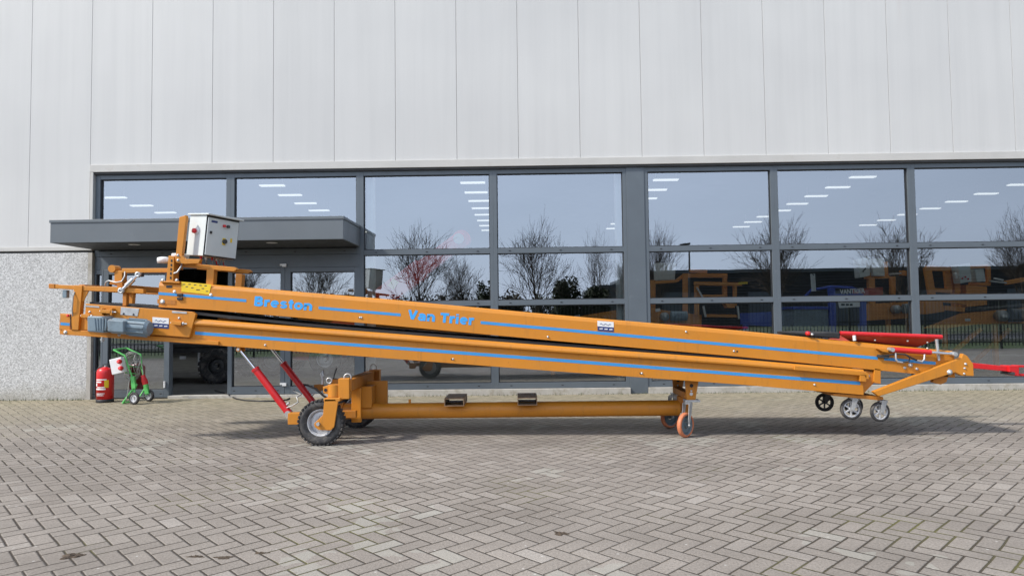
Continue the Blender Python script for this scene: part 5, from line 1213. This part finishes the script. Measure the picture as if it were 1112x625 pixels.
x2, z2 = IP(195.5, 388.5, Y6); MB().box(x2-.06, x2+.06, Y6+.1, Y6+.115, z2-.03, z2+.03).build('number_plate', 'white', q6); MB().box(x_-2.15, x_-2.05, Y6+.7, Y6+.8, .03, .62).build('prop_stand', 'steel_dark', q6)
MB().cyl((x_-.45, Y6+.19, .35), (x_-.45, Y6+.19, .62), .03, n=10).build('jack', 'zinc', q6)

# ------------------------------------------------------------------ behind the camera: fence, trees, halls
fe = thing('bar_fence', 'dark green metal bar fence along the verge behind the yard', 'fence', (8, -11.66, 0))
fx0 = -16.0
for k in range(20):
    x0 = fx0+k*2.5
    MB().box(x0-.03, x0+.03, -11.69, -11.63, -.1, 1.86).build('post', 'fence', fe, .003)
    p = MB()
    for z_ in (.22, .95, 1.62): p.box(x0+.031, x0+2.469, -11.672, -11.648, z_-.02, z_+.02)
    for q in range(20):
        xb_ = x0+.12+q*.119; p.box(xb_-.011, xb_+.011, -11.671, -11.649, .10, z_-.021); p.box(xb_-.011, xb_+.011, -11.6705, -11.6495, 1.641, 1.80)
    p.build('bar_panel', 'fence', fe)
def vr(px, Yv): return X(px, 320, Yv)
def bare_tree(x, y, h, rad, seed, label, m='bark', dens=1.0, stems=1):
    rnd = random.Random(seed); root = thing('bare_tree', label, 'tree', (x, y, 0), 'bare trees behind the yard')
    tk, cr_ = MB(), MB()
    def seg(mb, a, b, r0, r1, n): mb.cyl(a, b, r0, r1, n=n, caps=False)
    def grow(p, d, L, r, lv, upb):
        steps = 3; pts = [p]; dd = d.copy()
        for s in range(steps):
            dd = (dd+Vector((rnd.gauss(0, .13), rnd.gauss(0, .13), rnd.gauss(upb, .05)))).normalized()
            pts.append(pts[-1]+dd*L/steps)
        mb = tk if lv < 2 else cr_
        for s in range(steps): seg(mb, pts[s], pts[s+1], r*(1-.5*s/steps), r*(1-.5*(s+1)/steps), 6 if lv < 2 else 3)
        if lv >= 4: return
        nb = max(2, round({1: 5, 2: 5, 3: 4}[lv]*dens))
        for k in range(nb):
            t = 1.0 if k == 0 else rnd.uniform(.25, .98)
            i_ = min(steps-1, int(t*steps)); q = pts[i_].lerp(pts[i_+1], t*steps-i_)
            ang = rnd.uniform(.40, .85) if k else rnd.uniform(.05, .25); az_ = rnd.uniform(0, 2*PI)
            u = dd.orthogonal().normalized(); u.rotate(Matrix.Rotation(az_, 3, dd))
            nd = (dd*math.cos(ang)+u*math.sin(ang)).normalized()
            grow(q, nd, L*rnd.uniform(.50, .80), max(.010, r*(.5 if k else .6)), lv+1, .07)
    for s_i in range(stems):
        d0 = Vector((rnd.gauss(0, .02 if stems == 1 else .16), rnd.gauss(0, .02 if stems == 1 else .16), 1)).normalized()
        p = Vector((rnd.uniform(-.3, .3)*(stems > 1), rnd.uniform(-.3, .3)*(stems > 1), -.05)); r = h*(.020 if stems == 1 else .012)
        n_ = 9; a0 = rnd.uniform(0, 6)
        for s in range(n_):
            q = p+d0*h*.72/n_; seg(tk, p, q, r, r*.86, 8); p = q; r *= .86
            d0 = (d0+Vector((rnd.gauss(0, .05), rnd.gauss(0, .05), .03))).normalized()
            if s >= 2:
                for k in range(3 if s < 7 else 2):
                    a0 += 2.4; tl = (1.05-.08*s)*rnd.uniform(.8, 1.1)*min(1.2, rad/(h*.36))
                    nd = Vector((math.cos(a0)*math.sin(tl), math.sin(a0)*math.sin(tl), math.cos(tl)))
                    grow(p, nd, h*(.34-.012*s)*rnd.uniform(.8, 1.1), r*.5, 2 if s > 5 else 1, .10)
    # scale to the wanted height
    top = sorted(v[2] for v in cr_.v)[int(len(cr_.v)*.992)]; rr_ = sorted(math.hypot(v[0], v[1]) for v in cr_.v)[int(len(cr_.v)*.97)]
    sz, sr = h/top, rad/rr_
    for mb, nm in ((tk, 'trunk'), (cr_, 'crown')):
        mb.v = [(v[0]*sr+x, v[1]*sr+y, v[2]*sz) for v in mb.v]
        mb.build(nm, m, root, recalc=False)
    return root
TY = 30
def tree_at(px, ytop, halfpx, Yv, seed, label, m='bark', dens=1.0, stems=1):
    sc_ = F_PX/(Yv+CD); base = vr(px, Yv); hgt = Z(px, ytop, Yv)
    bare_tree(base, -Yv, hgt, halfpx/sc_, seed, label, m, dens, stems)
tree_at(264, 284, 24, 34, 21, 'bare tree reflected in the glass of the left door')
tree_at(347, 272, 34, 32, 22, 'bare tree reflected between the open door and the canopy end')
tree_at(455, 250, 42, 32, 23, 'wide bare tree reflected beside the red boom')
tree_at(505, 280, 30, 40, 24, 'low greyish many stemmed bare tree reflected right of the red boom', 'bark2', .66, 3)
tree_at(583, 246, 42, 32, 25, 'tallest spreading bare tree reflected left of the tall column', 'bark')
tree_at(648, 254, 22, 36, 26, 'narrow upright bare tree reflected close to the tall column', 'bark2', .62, 2)
tree_at(686, 272, 24, 40, 27, 'small bare tree reflected behind the tall column', 'bark2')
tree_at(716, 250, 26, 36, 28, 'bare tree reflected just right of the tall column')
tree_at(846, 242, 42, 34, 29, 'bare tree reflected behind the mullion above the blue machine')
tree_at(985, 244, 42, 34, 30, 'bare tree reflected above the pale machine cabinets')
tree_at(1112, 232, 36, 32, 31, 'bare tree reflected at the right edge of the glass front')
def shrub(x, y, rx, ry, h, seed, label, m='hedge', n=2600, ls=.16, cat='shrub'):
    rnd = random.Random(seed); root = thing('evergreen_shrub' if m == 'hedge' else 'shrub', label, cat, (x, y, 0), 'shrubs behind the yard')
    lobes = [(rnd.uniform(-.75, .75)*rx, rnd.uniform(-.6, .6)*ry, rnd.uniform(.35, .8)*h, rnd.uniform(.22, .42)) for _ in range(9)]
    mb = MB(); st_ = MB()
    for k in range(n):
        lx, ly, lz, lr = rnd.choice(lobes)
        v = Vector((rnd.gauss(0, 1), rnd.gauss(0, 1), rnd.gauss(0, 1))).normalized()*(rnd.random()**.4)
        p = Vector((x+lx+v.x*lr*rx*1.6, y+ly+v.y*lr*ry*1.6, max(.1, lz+v.z*lr*h*.9)))
        if rnd.random() < .25: p.z = rnd.uniform(.1, lz)
        a_ = Vector((rnd.gauss(0, 1), rnd.gauss(0, 1), rnd.gauss(0, 1))).normalized(); b_ = a_.orthogonal().normalized(); s = ls*rnd.uniform(.5, 1.3)
        mb.add([p-a_*s, p+b_*s*.45, p+a_*s, p-b_*s*.45], [(0, 1, 2, 3)])
    for lx, ly, lz, lr in lobes: st_.tube([(x+lx*.2, y+ly*.2, 0), (x+lx*.7, y+ly*.7, lz*.6), (x+lx, y+ly, lz)], .04, 5)
    mb.build('foliage', m, root, recalc=False); st_.build('stem', 'bark', root)
Yh = 37
names = ['dark shrub reflected low behind the red boom', 'dark shrub reflected under the wide bare tree', 'dark shrub reflected under the greyish tree', 'dark shrub reflected by the mullion left of centre', 'dark shrub reflected under the tallest tree', 'dark shrub reflected left of the tall evergreen', 'shrub reflected at the foot of the left door', 'shrub reflected below the left canopy', 'shrub reflected behind the open door', 'shrub reflected in the glass near the canopy end']
for k, (px, yt, hw, m, yy) in enumerate(((415, 318, 26, 'hedge2', Yh), (450, 321, 24, 'hedge', Yh+1), (490, 316, 24, 'hedge2', Yh+3), (531, 302, 12, 'hedge', Yh+1), (565, 318, 24, 'hedge2', Yh+2), (598, 314, 22, 'hedge', Yh+3), (270, 322, 26, 'hedge2', Yh), (318, 322, 24, 'hedge', Yh+1), (225, 322, 26, 'hedge2', Yh+1), (368, 318, 26, 'hedge', Yh))):
    sc_ = F_PX/(yy+CD); shrub(vr(px, yy), -yy, hw/sc_, 1.3, Z(px, yt, yy), 40+k, names[k], m, 1800)
yy = 35; sc_ = F_PX/(yy+CD)
shrub(vr(620, yy), -yy, 20/sc_, 1.5, Z(620, 303, yy), 60, 'rounded tall evergreen reflected left of the narrow upright tree', 'hedge', 4200)
shrub(vr(645, yy), -yy, 18/sc_, 1.5, Z(645, 307, yy), 61, 'rounded evergreen reflected under the narrow upright tree', 'hedge', 3600)
def far_hall(px0, px1, ytop, Yv, m, label, depth=25):
    x0, x1 = vr(px0, Yv), vr(px1, Yv); h = Z((px0+min(px1, 1100))/2, ytop, Yv)
    r_ = thing('distant_hall', label, 'building', ((x0+x1)/2, -Yv, 0))
    MB().box(x0, x1, -Yv-depth, -Yv, 0, h-.35).build('wall', m, r_); MB().box(x0-.15, x1+.15, -Yv-depth-.15, -Yv+.15, h-.349, h).build('roof_edge', 'frame', r_)
    rv = MB()
    n = int((x1-x0)/9)
    for k in range(max(1, n)):
        xa_ = x0+2+k*9; f_ = MB().box(xa_, xa_+3.6, -Yv+.002, -Yv+.06, .02, 3.6).build('roller_door', 'frame', r_)
far_hall(699, 1500, 291, 60, 'ribbed', 'long dark ribbed warehouse reflected across the right half of the glass')
far_hall(652, 690, 309, 75, 'canopy', 'low blue grey building reflected just left of the tall column')
xl = vr(750, 16); lp = thing('street_lamp', 'slim grey street lamp reflected above the square orange frames', 'street lamp', (xl, -16, 0))
ht = Z(750, 266, 16)
MB().tube([(xl, -16, -.1), (xl, -16, ht*.5), (xl, -16, ht)], .05, 10, rr=[.06, .045, .03]).build('pole', 'steel_dark', lp)
MB().obox((xl-.16, -16, ht+.04), (.20, 0, .03), (0, .08, 0), (-.006, 0, .04)).build('lamp_head', 'steel_dark', lp, .01)
